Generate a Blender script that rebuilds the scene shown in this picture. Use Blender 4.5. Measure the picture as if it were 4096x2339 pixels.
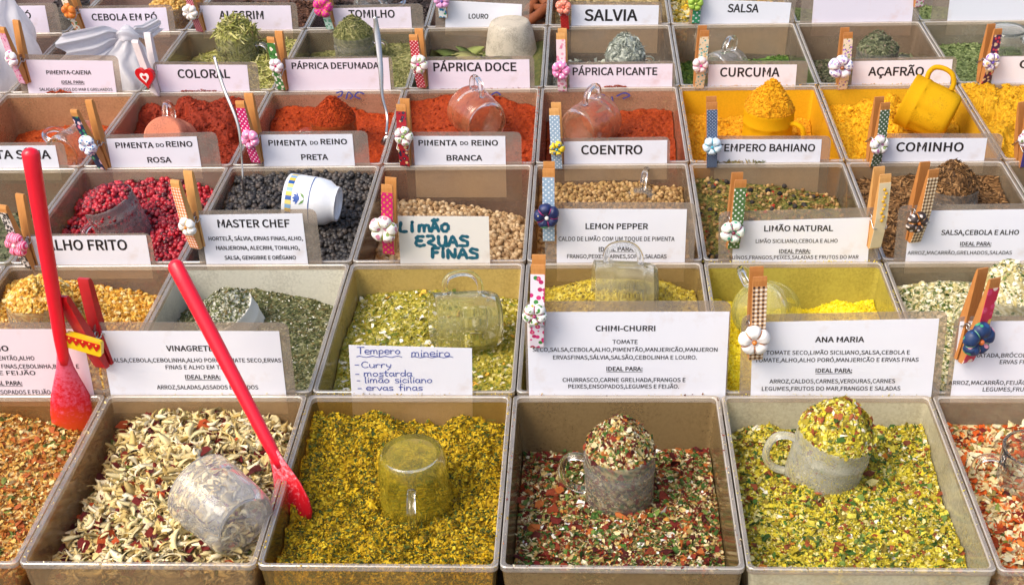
import bpy, math, random
import numpy as np
from mathutils import Vector, Matrix, Euler

for o in list(bpy.data.objects):
    bpy.data.objects.remove(o)
sc = bpy.context.scene
COL = sc.collection
PI = math.pi

# ------------------------------------------------------------------ camera
CAM_LOC = Vector((0.05445, -0.71524, 0.60978))
CAM_ROT = Euler((math.radians(60.5926), math.radians(1.6386), math.radians(2.5811)), 'XYZ')
cd = bpy.data.cameras.new('camera')
cam = bpy.data.objects.new('camera', cd)
COL.objects.link(cam)
cam.location = CAM_LOC
cam.rotation_euler = CAM_ROT
cd.lens = 50.0
cd.sensor_width = 36.0
cd.clip_start = 0.01
cd.clip_end = 500.0
sc.camera = cam

# ------------------------------------------------------------------ daylight
SUN_EL, SUN_AZ = math.radians(50), math.radians(232)      # azimuth measured clockwise from +Y
world = bpy.data.worlds.new('World')
sc.world = world
world.use_nodes = True
wn = world.node_tree
bg = wn.nodes['Background']
sky = wn.nodes.new('ShaderNodeTexSky')
sky.sky_type = 'NISHITA'
sky.sun_disc = False
sky.sun_elevation = SUN_EL
sky.sun_rotation = SUN_AZ
sky.air_density = 1.0
sky.dust_density = 4.0
sky.ozone_density = 1.0
wn.links.new(sky.outputs[0], bg.inputs[0])
bg.inputs[1].default_value = 0.15
sd = bpy.data.lights.new('sun', 'SUN')
sd.energy = 1.35
sd.angle = math.radians(30)
sd.color = (1.0, 0.91, 0.79)
sun = bpy.data.objects.new('sun', sd)
COL.objects.link(sun)
sdir = Vector((math.sin(SUN_AZ) * math.cos(SUN_EL), math.cos(SUN_AZ) * math.cos(SUN_EL), math.sin(SUN_EL)))
sun.rotation_euler = (-sdir).to_track_quat('-Z', 'Y').to_euler()
sun.location = sdir * 5
sc.view_settings.view_transform = 'Standard'
sc.view_settings.look = 'None'
sc.view_settings.gamma = 1.0
sc.view_settings.use_curve_mapping = False
sc.view_settings.exposure = 0.62
sc.render.engine = 'CYCLES'
cy = sc.cycles
cy.max_bounces = 12
cy.diffuse_bounces = 4
cy.glossy_bounces = 4
cy.transmission_bounces = 10
cy.transparent_max_bounces = 32
cy.use_denoising = True
cy.sample_clamp_indirect = 6.0

# ------------------------------------------------------------------ survey: photo points to places in the stall
CM = CAM_ROT.to_matrix()
def ray(x, y):                       # x, y measured on a 2550 x 1456 print of the photograph
    k = 4096 / 2550
    f = 4096 * 50 / 36
    return CM @ Vector(((x * k - 2048) / f, -(y * k - 1169.5) / f, -1))
def on_y(x, y, Y):
    d = ray(x, y); t = (Y - CAM_LOC.y) / d.y
    return CAM_LOC + d * t
def on_z(x, y, Z):
    d = ray(x, y); t = (Z - CAM_LOC.z) / d.z
    return CAM_LOC + d * t

ROW = [0.0, 0.206, 0.422, 0.638, 0.854, 1.074, 1.29, 1.506]   # row boundaries along Y
ROWX = [-0.004, -0.0018, -0.0013, 0.0, 0.003, 0.0036, 0.004]    # side offset of each row
PITCH = 0.16

# ------------------------------------------------------------------ helpers
def lin(h):
    h = h.lstrip('#')
    r = []
    for i in (0, 2, 4):
        c = int(h[i:i + 2], 16) / 255
        r.append(c / 12.92 if c <= 0.04045 else ((c + 0.055) / 1.055) ** 2.4)
    return tuple(r)
def tag(o, label=None, cat=None, group=None, kind=None):
    if label: o['label'] = label
    if cat: o['category'] = cat
    if group: o['group'] = group
    if kind: o['kind'] = kind
    return o
def empty(name, loc=(0, 0, 0), M=None):
    o = bpy.data.objects.new(name, None)
    COL.objects.link(o)
    o.empty_display_size = 0.01
    if M is not None: o.matrix_world = M
    else: o.location = loc
    return o
def mesh_obj(name, V, F, mat, parent=None, smooth=False, col=None, cola=None):
    """V (n,3), F list of tuples or (m,3)/(m,4) array; col = per-vertex rgb"""
    me = bpy.data.meshes.new(name)
    V = np.asarray(V, dtype=np.float32)
    if isinstance(F, np.ndarray):
        k = F.shape[1]; m = F.shape[0]
        me.vertices.add(len(V)); me.vertices.foreach_set('co', V.ravel())
        me.loops.add(m * k); me.loops.foreach_set('vertex_index', F.astype(np.int32).ravel())
        me.polygons.add(m)
        me.polygons.foreach_set('loop_start', np.arange(0, m * k, k, dtype=np.int32))
        me.polygons.foreach_set('loop_total', np.full(m, k, dtype=np.int32))
        me.update(calc_edges=True)
    else:
        me.from_pydata([tuple(map(float, v)) for v in V], [], F)
        me.update()
    if smooth is True:
        me.polygons.foreach_set('use_smooth', np.ones(len(me.polygons), dtype=bool))
    elif isinstance(smooth, np.ndarray):
        me.polygons.foreach_set('use_smooth', smooth)
    if col is not None:
        a = me.attributes.new('tint', 'FLOAT_COLOR', 'POINT')
        c4 = np.ones((len(V), 4), dtype=np.float32); c4[:, :3] = col
        a.data.foreach_set('color', c4.ravel())
    if isinstance(mat, (list, tuple)):
        for m_ in mat: me.materials.append(m_)
    else: me.materials.append(mat)
    o = bpy.data.objects.new(name, me)
    COL.objects.link(o)
    if parent: o.parent = parent
    return o
class MB:
    """collects simple shapes that become ONE mesh object"""
    def __init__(s): s.v = []; s.f = []
    def add(s, V, F):
        n = len(s.v); s.v += [tuple(v) for v in V]; s.f += [tuple(i + n for i in f) for f in F]
    def box(s, a, b):
        x0, y0, z0 = a; x1, y1, z1 = b
        s.add([(x0, y0, z0), (x1, y0, z0), (x1, y1, z0), (x0, y1, z0), (x0, y0, z1), (x1, y0, z1), (x1, y1, z1), (x0, y1, z1)],
              [(0, 3, 2, 1), (4, 5, 6, 7), (0, 1, 5, 4), (1, 2, 6, 5), (2, 3, 7, 6), (3, 0, 4, 7)])
    def prism(s, poly, x0, x1):
        """polygon in (y,z) pushed along x"""
        n = len(poly)
        V = [(x0, y, z) for y, z in poly] + [(x1, y, z) for y, z in poly]
        F = [tuple(range(n)), tuple(range(2 * n - 1, n - 1, -1))]
        F += [(i, i + n, (i + 1) % n + n, (i + 1) % n) for i in range(n)]
        s.add(V, F)
    def slab(s, poly, y0, y1):
        """polygon in (x,z) pushed along y"""
        n = len(poly)
        V = [(x, y0, z) for x, z in poly] + [(x, y1, z) for x, z in poly]
        F = [tuple(range(n)), tuple(range(2 * n - 1, n - 1, -1))]
        F += [(i, i + n, (i + 1) % n + n, (i + 1) % n) for i in range(n)]
        s.add(V, F)
    def tube(s, pts, r, n=8, flat=1.0, up=None):
        pts = [Vector(p) for p in pts]
        rr = r if isinstance(r, (list, tuple)) else [r] * len(pts)
        V = []; F = []
        prev = Vector(up) if up else Vector((0.13, 0.97, 0.21))
        for i, p in enumerate(pts):
            t = (pts[min(i + 1, len(pts) - 1)] - pts[max(i - 1, 0)]).normalized()
            a = (prev - t * prev.dot(t)).normalized(); b = t.cross(a); prev = a
            for k in range(n):
                w = 2 * PI * k / n
                V.append(p + (a * math.cos(w) * flat + b * math.sin(w)) * rr[i])
        for i in range(len(pts) - 1):
            for k in range(n):
                F.append((i * n + k, i * n + (k + 1) % n, (i + 1) * n + (k + 1) % n, (i + 1) * n + k))
        F.append(tuple(range(n - 1, -1, -1))); m = (len(pts) - 1) * n
        F.append(tuple(range(m, m + n)))
        s.add(V, F)
    def lathe(s, prof, n=40, mod=None):
        V = []; F = []
        for j, (r, z) in enumerate(prof):
            for k in range(n):
                w = 2 * PI * k / n
                q = r * (mod(j, w, z) if mod else 1)
                V.append((q * math.cos(w), q * math.sin(w), z))
        for j in range(len(prof) - 1):
            for k in range(n):
                F.append((j * n + k, j * n + (k + 1) % n, (j + 1) * n + (k + 1) % n, (j + 1) * n + k))
        F.append(tuple(range(n - 1, -1, -1)))
        m = (len(prof) - 1) * n
        F.append(tuple(range(m, m + n)))
        s.add(V, F)
    def ball(s, c, r, nu=14, nv=9, sc=(1, 1, 1)):
        V = []; F = []
        for j in range(nv + 1):
            t = PI * (j + 0.0) / nv
            t = min(max(t, 0.02), PI - 0.02)
            for k in range(nu):
                w = 2 * PI * k / nu
                V.append((c[0] + r * sc[0] * math.sin(t) * math.cos(w), c[1] + r * sc[1] * math.sin(t) * math.sin(w), c[2] + r * sc[2] * math.cos(t)))
        for j in range(nv):
            for k in range(nu):
                F.append((j * nu + k, (j + 1) * nu + k, (j + 1) * nu + (k + 1) % nu, j * nu + (k + 1) % nu))
        F.append(tuple(range(nu))); m = nv * nu
        F.append(tuple(range(m + nu - 1, m - 1, -1)))
        s.add(V, F)
    def build(s, name, mat, parent=None, smooth=False):
        o = mesh_obj(name, s.v, s.f, mat, parent, smooth)
        if smooth == 'auto':
            me = o.data
            me.polygons.foreach_set('use_smooth', np.ones(len(me.polygons), dtype=bool))
            me.set_sharp_from_angle(angle=math.radians(35))
        return o
def curve_pts(pts, n=6):
    """smooth path through points"""
    P = [Vector(p) for p in pts]; out = []
    for i in range(len(P) - 1):
        a = P[max(i - 1, 0)]; b = P[i]; c = P[i + 1]; d = P[min(i + 2, len(P) - 1)]
        for k in range(n):
            t = k / n
            out.append(0.5 * ((2 * b) + (c - a) * t + (2 * a - 5 * b + 4 * c - d) * t * t + (3 * b - a - 3 * c + d) * t ** 3))
    out.append(P[-1])
    return out

# ------------------------------------------------------------------ materials
MATS = {}
def new_mat(name):
    m = bpy.data.materials.new(name); m.use_nodes = True
    nt = m.node_tree; nt.nodes.clear()
    return m, nt, nt.nodes.new('ShaderNodeOutputMaterial')
def N(nt, t, **kw):
    n = nt.nodes.new('ShaderNode' + t)
    for k, v in kw.items():
        if k in n.inputs: n.inputs[k].default_value = v
        else: setattr(n, k, v)
    return n
def c4(c): return (c[0], c[1], c[2], 1) if not isinstance(c, str) else lin(c) + (1,)
def ramp(nt, stops, interp='LINEAR'):
    r = N(nt, 'ValToRGB'); r.color_ramp.interpolation = interp
    e = r.color_ramp.elements
    while len(e) < len(stops): e.new(0.5)
    for k, (p, c) in enumerate(stops):
        e[k].position = p; e[k].color = c4(c) if not isinstance(c, (int, float)) else (c, c, c, 1)
    return r
def mixc(nt, fac, a, b):
    m = N(nt, 'Mix', data_type='RGBA')
    for s, v in ((0, fac), (6, a), (7, b)):
        if hasattr(v, 'is_output'): nt.links.new(v, m.inputs[s])
        else: m.inputs[s].default_value = v if s == 0 else c4(v)
    return m.outputs[2]
def mathn(nt, op, a, b=0.0, c=None):
    m = N(nt, 'Math', operation=op)
    for s, v in enumerate((a, b) if c is None else (a, b, c)):
        if hasattr(v, 'is_output'): nt.links.new(v, m.inputs[s])
        else: m.inputs[s].default_value = v
    return m.outputs[0]
def coords(nt, scale=1.0, rot=(0, 0, 0)):
    t = N(nt, 'TexCoord'); mp = N(nt, 'Mapping')
    mp.inputs['Scale'].default_value = (scale,) * 3 if isinstance(scale, (int, float)) else scale
    mp.inputs['Rotation'].default_value = rot
    nt.links.new(t.outputs['Object'], mp.inputs[0])
    return mp.outputs[0]
def noise(nt, vec, scale, detail=3, rough=0.55):
    n = N(nt, 'TexNoise', Scale=scale, Detail=detail, Roughness=rough)
    nt.links.new(vec, n.inputs['Vector']); return n.outputs[0]
def voro(nt, vec, scale, rnd=1.0, feature='F1'):
    n = N(nt, 'TexVoronoi', Scale=scale, Randomness=rnd, feature=feature)
    nt.links.new(vec, n.inputs['Vector']); return n
def bump(nt, h, strength, dist):
    b = N(nt, 'Bump', Strength=strength, Distance=dist)
    nt.links.new(h, b.inputs['Height']); return b.outputs[0]
def schlick(nt, f0=.04):
    lw = N(nt, 'LayerWeight', Blend=0.5)
    return mathn(nt, 'MULTIPLY_ADD', mathn(nt, 'POWER', lw.outputs[1], 4.0), 1 - f0, f0)
def principled(nt, out, base, rough=0.5, normal=None, **kw):
    p = N(nt, 'BsdfPrincipled', Roughness=rough)
    if hasattr(base, 'is_output'): nt.links.new(base, p.inputs['Base Color'])
    else: p.inputs['Base Color'].default_value = c4(base)
    if normal is not None: nt.links.new(normal, p.inputs['Normal'])
    for k, v in kw.items():
        k = k.replace('_', ' ')
        if hasattr(v, 'is_output'): nt.links.new(v, p.inputs[k])
        else: p.inputs[k].default_value = v
    if out is not None: nt.links.new(p.outputs[0], out.inputs[0])
    return p
def cached(fn):
    def w(*a, **k):
        key = (fn.__name__, a, tuple(sorted(k.items())))
        if key not in MATS: MATS[key] = fn(*a, **k)
        return MATS[key]
    return w
@cached
def m_plain(col, rough=0.5, name='paint', metallic=0.0, coat=0.0, bumps=0.0, var=0.06):
    m, nt, out = new_mat(name)
    v = coords(nt)
    n1 = noise(nt, v, 220, 4)
    c = lin(col) if isinstance(col, str) else col
    d = tuple(x * (1 - 2.2 * var) for x in c); l = tuple(min(1, x * (1 + var)) for x in c)
    base = mixc(nt, n1, d, l)
    principled(nt, out, base, rough, bump(nt, noise(nt, v, 900, 3), bumps, 0.0006) if bumps else None, Metallic=metallic, Coat_Weight=coat)
    return m
@cached
def m_spice(rough=0.75, sheen=0.0, coarse=2500.0, bs=0.5, spec=0.3, var=0.25):
    """grain, flake and seed colours come from the per-grain tint"""
    m, nt, out = new_mat('spice')
    a = N(nt, 'Attribute', attribute_name='tint')
    v = coords(nt)
    n1 = noise(nt, v, coarse * 0.35, 3)
    hs = N(nt, 'HueSaturation', Saturation=1.0)
    nt.links.new(a.outputs['Color'], hs.inputs['Color'])
    nt.links.new(mathn(nt, 'MULTIPLY_ADD', n1, var * 2, 1.0 - var), hs.inputs['Value'])
    principled(nt, out, hs.outputs[0], rough, bump(nt, noise(nt, v, coarse, 3), bs, 0.0005), Specular_IOR_Level=spec)
    return m
@cached
def m_wall(dust='#b9a58c', amount=0.35, tint='#f2e7d6', rough=0.12):
    """clear acrylic gone dull with handling, spice dust clinging to it"""
    m, nt, out = new_mat('clear_plastic')
    v = coords(nt)
    tr = N(nt, 'BsdfTransparent'); tr.inputs[0].default_value = c4(tint)
    df = N(nt, 'BsdfDiffuse')
    nz = noise(nt, v, 14, 6, 0.62)
    fine = noise(nt, v, 420, 4, 0.7)
    ff = .36 if amount > .45 else .22
    mixn = mathn(nt, 'MULTIPLY_ADD', fine, ff, mathn(nt, 'MULTIPLY', nz, 1.3 - ff))
    lo = 0.62 - amount * 0.45
    rp = ramp(nt, [(max(0.0, lo - 0.16), 0.0), (min(1.0, lo + 0.36), 1.0)])
    nt.links.new(mixn, rp.inputs[0])
    fac = mathn(nt, 'MULTIPLY_ADD', rp.outputs[0], min(0.9, amount * 1.15), amount * 0.15)
    dc = mixc(nt, fine, tuple(x * 0.72 for x in lin(dust)), tuple(min(1, x * 1.12) for x in lin(dust)))
    nt.links.new(dc, df.inputs[0])
    m1 = N(nt, 'MixShader'); nt.links.new(fac, m1.inputs[0])
    nt.links.new(tr.outputs[0], m1.inputs[1]); nt.links.new(df.outputs[0], m1.inputs[2])
    gl = N(nt, 'BsdfGlossy', Roughness=rough)
    fr = schlick(nt)
    m2 = N(nt, 'MixShader'); nt.links.new(mathn(nt, 'MULTIPLY', fr, 0.8), m2.inputs[0])
    nt.links.new(m1.outputs[0], m2.inputs[1]); nt.links.new(gl.outputs[0], m2.inputs[2])
    nt.links.new(m2.outputs[0], out.inputs[0])
    return m
@cached
def m_rim(base=.06, name='polished_plastic'):
    """polished top edge of the clear bins"""
    m, nt, out = new_mat(name)
    v = coords(nt)
    tr = N(nt, 'BsdfTransparent'); tr.inputs[0].default_value = c4('#f0e7d8')
    df = N(nt, 'BsdfDiffuse'); df.inputs[0].default_value = (.84, .78, .69, 1)
    m1 = N(nt, 'MixShader')
    nt.links.new(mathn(nt, 'MULTIPLY_ADD', noise(nt, v, 45, 4, .6), .30, base), m1.inputs[0])
    nt.links.new(tr.outputs[0], m1.inputs[1]); nt.links.new(df.outputs[0], m1.inputs[2])
    gl = N(nt, 'BsdfGlossy', Roughness=.16); fr = schlick(nt, .06)
    nm = bump(nt, noise(nt, v, 300, 4, .6), .15, .001)
    nt.links.new(nm, gl.inputs['Normal'])
    m2 = N(nt, 'MixShader'); nt.links.new(mathn(nt, 'MULTIPLY_ADD', fr, .85, .05), m2.inputs[0])
    nt.links.new(m1.outputs[0], m2.inputs[1]); nt.links.new(gl.outputs[0], m2.inputs[2])
    nt.links.new(m2.outputs[0], out.inputs[0])
    return m
@cached
def m_sleeve(white=0.10, tint='#e9e0d6'):
    m, nt, out = new_mat('laminate_film')
    tr = N(nt, 'BsdfTransparent'); tr.inputs[0].default_value = c4(tint)
    df = N(nt, 'BsdfDiffuse'); df.inputs[0].default_value = (0.66, 0.60, 0.53, 1)
    m1 = N(nt, 'MixShader'); m1.inputs[0].default_value = white
    v = coords(nt); nz = noise(nt, v, 90, 4)
    nt.links.new(mathn(nt, 'MULTIPLY_ADD', nz, white * 1.1, white * .7), m1.inputs[0])
    nt.links.new(tr.outputs[0], m1.inputs[1]); nt.links.new(df.outputs[0], m1.inputs[2])
    gl = N(nt, 'BsdfGlossy', Roughness=0.14); fr = schlick(nt)
    m2 = N(nt, 'MixShader'); nt.links.new(fr, m2.inputs[0])
    nt.links.new(m1.outputs[0], m2.inputs[1]); nt.links.new(gl.outputs[0], m2.inputs[2])
    nt.links.new(m2.outputs[0], out.inputs[0])
    return m
@cached
def m_glass(dust='#cfc7b8', amount=0.08, rough=0.02, name='glass', solid=False, film=0.0):
    m, nt, out = new_mat(name)
    v = coords(nt)
    tr = N(nt, 'BsdfTransparent'); lw = N(nt, 'LayerWeight', Blend=0.5)
    nt.links.new(mixc(nt, mathn(nt, 'POWER', lw.outputs[1], 2.2), (.975, .98, .975), (.34, .37, .36)), tr.inputs[0])
    gl = N(nt, 'BsdfGlossy', Roughness=rough); fr = schlick(nt, .08)
    g = N(nt, 'MixShader'); nt.links.new(mathn(nt, 'MULTIPLY_ADD', fr, .95, .015), g.inputs[0])
    nt.links.new(tr.outputs[0], g.inputs[1]); nt.links.new(gl.outputs[0], g.inputs[2])
    if solid:
        g = principled(nt, None, (.98, .985, .98), rough, Transmission_Weight=1.0, IOR=1.45)
    df = N(nt, 'BsdfDiffuse')
    fine = noise(nt, v, 700, 4, 0.7); nz = noise(nt, v, 60, 4, 0.6)
    dc = mixc(nt, fine, tuple(x * 0.8 for x in lin(dust)), lin(dust)); nt.links.new(dc, df.inputs[0])
    mixn = mathn(nt, 'MULTIPLY_ADD', fine, 0.6, mathn(nt, 'MULTIPLY', nz, 0.7))
    lo = 0.66 - amount * 0.35
    rp = ramp(nt, [(max(0, lo - 0.06), 0.0), (min(1, lo + 0.22), 1.0)]); nt.links.new(mixn, rp.inputs[0])
    fac = mathn(nt, 'MULTIPLY_ADD', rp.outputs[0], min(0.95, 0.05 + amount), amount * 0.5 + film)
    ms = N(nt, 'MixShader'); nt.links.new(fac, ms.inputs[0])
    nt.links.new(g.outputs[0], ms.inputs[1]); nt.links.new(df.outputs[0], ms.inputs[2])
    nt.links.new(ms.outputs[0], out.inputs[0])
    return m
@cached
def m_solid_glass():
    m, nt, out = new_mat('solid_glass')
    principled(nt, out, (.97, .98, .97), .03, Transmission_Weight=1.0, IOR=1.47)
    return m
@cached
def m_paper(col='#ecedf5', stain='#c9b09a', st=0.10):
    m, nt, out = new_mat('paper')
    v = coords(nt)
    n1 = noise(nt, v, 40, 5, 0.65)
    rp = ramp(nt, [(0.60 - st * 0.3, 0.0), (0.86, 0.45)]); nt.links.new(n1, rp.inputs[0])
    base = mixc(nt, rp.outputs[0], lin(col), lin(stain))
    principled(nt, out, base, 0.45, bump(nt, noise(nt, v, 60, 2), 0.12, 0.002), Coat_Weight=0.55, Coat_Roughness=0.10)
    return m
@cached
def m_wood(a='#d79a55', b='#b87434'):
    m, nt, out = new_mat('peg_wood')
    v = coords(nt, (1, 1, 0.12))
    n1 = noise(nt, v, 900, 4, 0.6)
    principled(nt, out, mixc(nt, n1, lin(a), lin(b)), 0.6, bump(nt, n1, 0.25, 0.0004))
    return m
@cached
def m_fabric(kind, base, a='#ffffff', b='#ffffff', scale=330.0, c='#3d7a3a'):
    """printed cloth: dots, gingham, floral, leopard, stripes or plain"""
    m, nt, out = new_mat('printed_cloth')
    v = coords(nt)
    B = lin(base)
    if kind == 'dots':
        sx = coords(nt, (1, 0.0, 1), (0, 0.78, 0))
        vo = voro(nt, sx, scale, 0.12)
        k = mathn(nt, 'LESS_THAN', vo.outputs[0], 0.24)
        col = mixc(nt, k, B, lin(a))
    elif kind == 'gingham':
        sx = N(nt, 'SeparateXYZ'); nt.links.new(v, sx.inputs[0])
        fx = mathn(nt, 'GREATER_THAN', mathn(nt, 'FRACT', mathn(nt, 'MULTIPLY', sx.outputs[0], scale)), 0.5)
        fz = mathn(nt, 'GREATER_THAN', mathn(nt, 'FRACT', mathn(nt, 'MULTIPLY', sx.outputs[2], scale)), 0.5)
        s = mathn(nt, 'MULTIPLY', mathn(nt, 'ADD', fx, fz), 0.5)
        rp = ramp(nt, [(0.0, base), (0.3, b), (0.75, a)], 'CONSTANT'); nt.links.new(s, rp.inputs[0])
        col = rp.outputs[0]
    elif kind == 'leopard':
        vo = voro(nt, v, scale, 1.0)
        rp = ramp(nt, [(0.0, a), (0.28, b), (0.55, base)], 'CONSTANT'); nt.links.new(vo.outputs[0], rp.inputs[0])
        col = rp.outputs[0]
    elif kind == 'stripes':
        w = N(nt, 'TexWave', Scale=scale, Distortion=1.2); nt.links.new(v, w.inputs[0])
        rp = ramp(nt, [(0.0, base), (0.5, a)], 'CONSTANT'); nt.links.new(w.outputs[1], rp.inputs[0]); col = rp.outputs[0]
    elif kind == 'floral':
        vo = voro(nt, v, scale, 0.85)
        k = mathn(nt, 'LESS_THAN', vo.outputs[0], 0.40)
        sep = N(nt, 'SeparateColor'); nt.links.new(vo.outputs[1], sep.inputs[0])
        rp = ramp(nt, [(0.0, a), (0.38, b), (0.70, c)], 'CONSTANT'); nt.links.new(sep.outputs[0], rp.inputs[0])
        col = mixc(nt, k, B, rp.outputs[0])
        k2 = mathn(nt, 'LESS_THAN', vo.outputs[0], 0.11)
        col = mixc(nt, k2, col, '#f4e6a0')
    else:
        col = mixc(nt, noise(nt, v, 300, 3), tuple(x * 0.88 for x in B), B)
    principled(nt, out, col, 0.55, bump(nt, noise(nt, v, 2200, 2), 0.25, 0.0003), Coat_Weight=0.25, Coat_Roughness=0.3)
    return m
M_INK = m_plain((0.016, 0.012, 0.013), 0.5, 'print_ink', var=0.0)
M_STEEL = m_plain((0.42, 0.40, 0.39), 0.25, 'steel', metallic=1.0)
M_WIRE = m_plain((0.55, 0.53, 0.50), 0.3, 'steel_wire', metallic=1.0)

# ------------------------------------------------------------------ grains, flakes, seeds
RNG = np.random.default_rng(7)
random.seed(11)
def ico(sub):
    t = (1 + 5 ** .5) / 2
    v = [(-1, t, 0), (1, t, 0), (-1, -t, 0), (1, -t, 0), (0, -1, t), (0, 1, t), (0, -1, -t), (0, 1, -t), (t, 0, -1), (t, 0, 1), (-t, 0, -1), (-t, 0, 1)]
    f = [(0, 11, 5), (0, 5, 1), (0, 1, 7), (0, 7, 10), (0, 10, 11), (1, 5, 9), (5, 11, 4), (11, 10, 2), (10, 7, 6), (7, 1, 8), (3, 9, 4), (3, 4, 2), (3, 2, 6), (3, 6, 8), (3, 8, 9), (4, 9, 5), (2, 4, 11), (6, 2, 10), (8, 6, 7), (9, 8, 1)]
    v = [np.array(p) / np.linalg.norm(p) for p in v]
    for _ in range(sub):
        mid = {}; nf = []
        def md(a, b):
            k = (min(a, b), max(a, b))
            if k not in mid:
                p = v[a] + v[b]; v.append(p / np.linalg.norm(p)); mid[k] = len(v) - 1
            return mid[k]
        for a, b, c in f:
            ab, bc, ca = md(a, b), md(b, c), md(c, a)
            nf += [(a, ab, ca), (b, bc, ab), (c, ca, bc), (ab, bc, ca)]
        f = nf
    return np.array(v), np.array(f)
def tpl_chip(n, thick, jag=0.35, curl=0.25):
    a = np.sort(RNG.uniform(0, 2 * PI, n)) * 0.35 + np.arange(n) * 2 * PI / n * 0.65
    r = 1 - RNG.uniform(0, jag, n)
    z = RNG.uniform(-curl, curl, n)
    rim = np.stack([r * np.cos(a), r * np.sin(a) * RNG.uniform(0.5, 0.95), z], 1)
    V = np.vstack([rim, [[0, 0, thick]], [[0, 0, -thick]]])
    F = [(i, (i + 1) % n, n) for i in range(n)] + [((i + 1) % n, i, n + 1) for i in range(n)]
    return V, np.array(F), False
def tpl_needle(bend, thick):
    V = [(-1, 0, 0)]
    for x, k in ((-0.55, 0.9), (0.1, 1.0), (0.65, 0.75)):
        for w in range(3):
            V.append((x, bend * (1 - x * x) + thick * k * math.cos(w * 2.094), thick * k * math.sin(w * 2.094)))
    V.append((1, -bend * 0.2, 0)); V = np.array(V)
    F = [(0, 1 + (w + 1) % 3, 1 + w) for w in range(3)]
    for s in (1, 4):
        for w in range(3):
            a, b = s + w, s + (w + 1) % 3
            F += [(a, b, b + 3), (a, b + 3, a + 3)]
    F += [(10, 7 + w, 7 + (w + 1) % 3) for w in range(3)]
    return V, np.array(F), False
def tpl_strip():
    """a curled slice of dried onion"""
    n = 8; arc = RNG.uniform(0.8, 4.4); wd = RNG.uniform(0.12, 0.36); tw = RNG.uniform(-1.2, 1.2)
    V = []
    for i in range(n + 1):
        t = i / n - 0.5; R = 1 / arc
        x, y = R * math.sin(t * arc) * 2, R * (1 - math.cos(t * arc)) * 2 - 0.2
        k = wd * (math.sin(PI * (i + 0.6) / (n + 1.2)) ** 0.6)
        ca, sa = math.cos(tw * t * 2 + 0.6), math.sin(tw * t * 2 + 0.6)
        zz = 0.25 * t * tw
        for dx, dz in ((k, 0), (0, 0.035), (-k, 0), (0, -0.035)):
            V.append((x, y + dx * ca - dz * sa, zz + dx * sa + dz * ca))
    F = []
    for i in range(n):
        for w in range(4):
            a, b = i * 4 + w, i * 4 + (w + 1) % 4
            F += [(a, b, b + 4), (a, b + 4, a + 4)]
    return np.array(V), np.array(F), True
def tpl_rock():
    V, F = ico(0); V = V * (1 + RNG.uniform(-0.32, 0.25, (len(V), 1)))
    return V * np.array([1, RNG.uniform(0.65, 0.95), RNG.uniform(0.5, 0.8)]), F, False
def tpl_berry():
    V, F = ico(2)
    V = V * (1 + 0.05 * np.sin(V[:, :1] * 7 + V[:, 1:2] * 5))
    return V * np.array([1, RNG.uniform(.92, 1), RNG.uniform(.9, 1)]), F, True
def tpl_leaf():
    n = 8; V = []; F = []
    cu = RNG.uniform(-0.3, 0.3); fold = RNG.uniform(0.05, 0.25)
    for i in range(n + 1):
        t = i / n; x = 2 * t - 1; w = 0.38 * math.sin(PI * min(1, t * 0.97 + 0.015)) ** 0.8 + 0.01
        zc = cu * x * x + 0.04 * math.sin(9 * t)
        V += [(x, w, zc + fold * w), (x, 0, zc + 0.02), (x, -w, zc + fold * w), (x, 0, zc - 0.02)]
    for i in range(n):
        for w in range(4):
            a, b = i * 4 + w, i * 4 + (w + 1) % 4
            F += [(a, b, b + 4), (a, b + 4, a + 4)]
    return np.array(V, float), np.array(F), True
TPL = {
    'chip': [tpl_chip(6, 0.10, .4, .32) for _ in range(8)],
    'fleck': [tpl_chip(5, 0.14, 0.45, 0.42) for _ in range(8)],
    'chunk': [tpl_chip(6, 0.32, 0.4, 0.3) for _ in range(6)],
    'needle': [tpl_needle(RNG.uniform(-.2, .2), 0.075) for _ in range(6)],
    'seed': [tpl_needle(RNG.uniform(-.12, .2), 0.19) for _ in range(6)],
    'twig': [tpl_needle(RNG.uniform(-.15, .15), 0.12) for _ in range(5)],
    'strip': [tpl_strip() for _ in range(9)],
    'rock': [tpl_rock() for _ in range(6)],
    'berry': [tpl_berry() for _ in range(3)],
    'leaf': [tpl_leaf() for _ in range(5)],
}
def palette(spec, n):
    cols = np.array([lin(c) for c, w in spec]); w = np.array([w for c, w in spec], float)
    out = cols[RNG.choice(len(cols), n, p=w / w.sum())]
    return np.clip(out * RNG.uniform(0.82, 1.15, (n, 1)), 0, 1)
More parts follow.
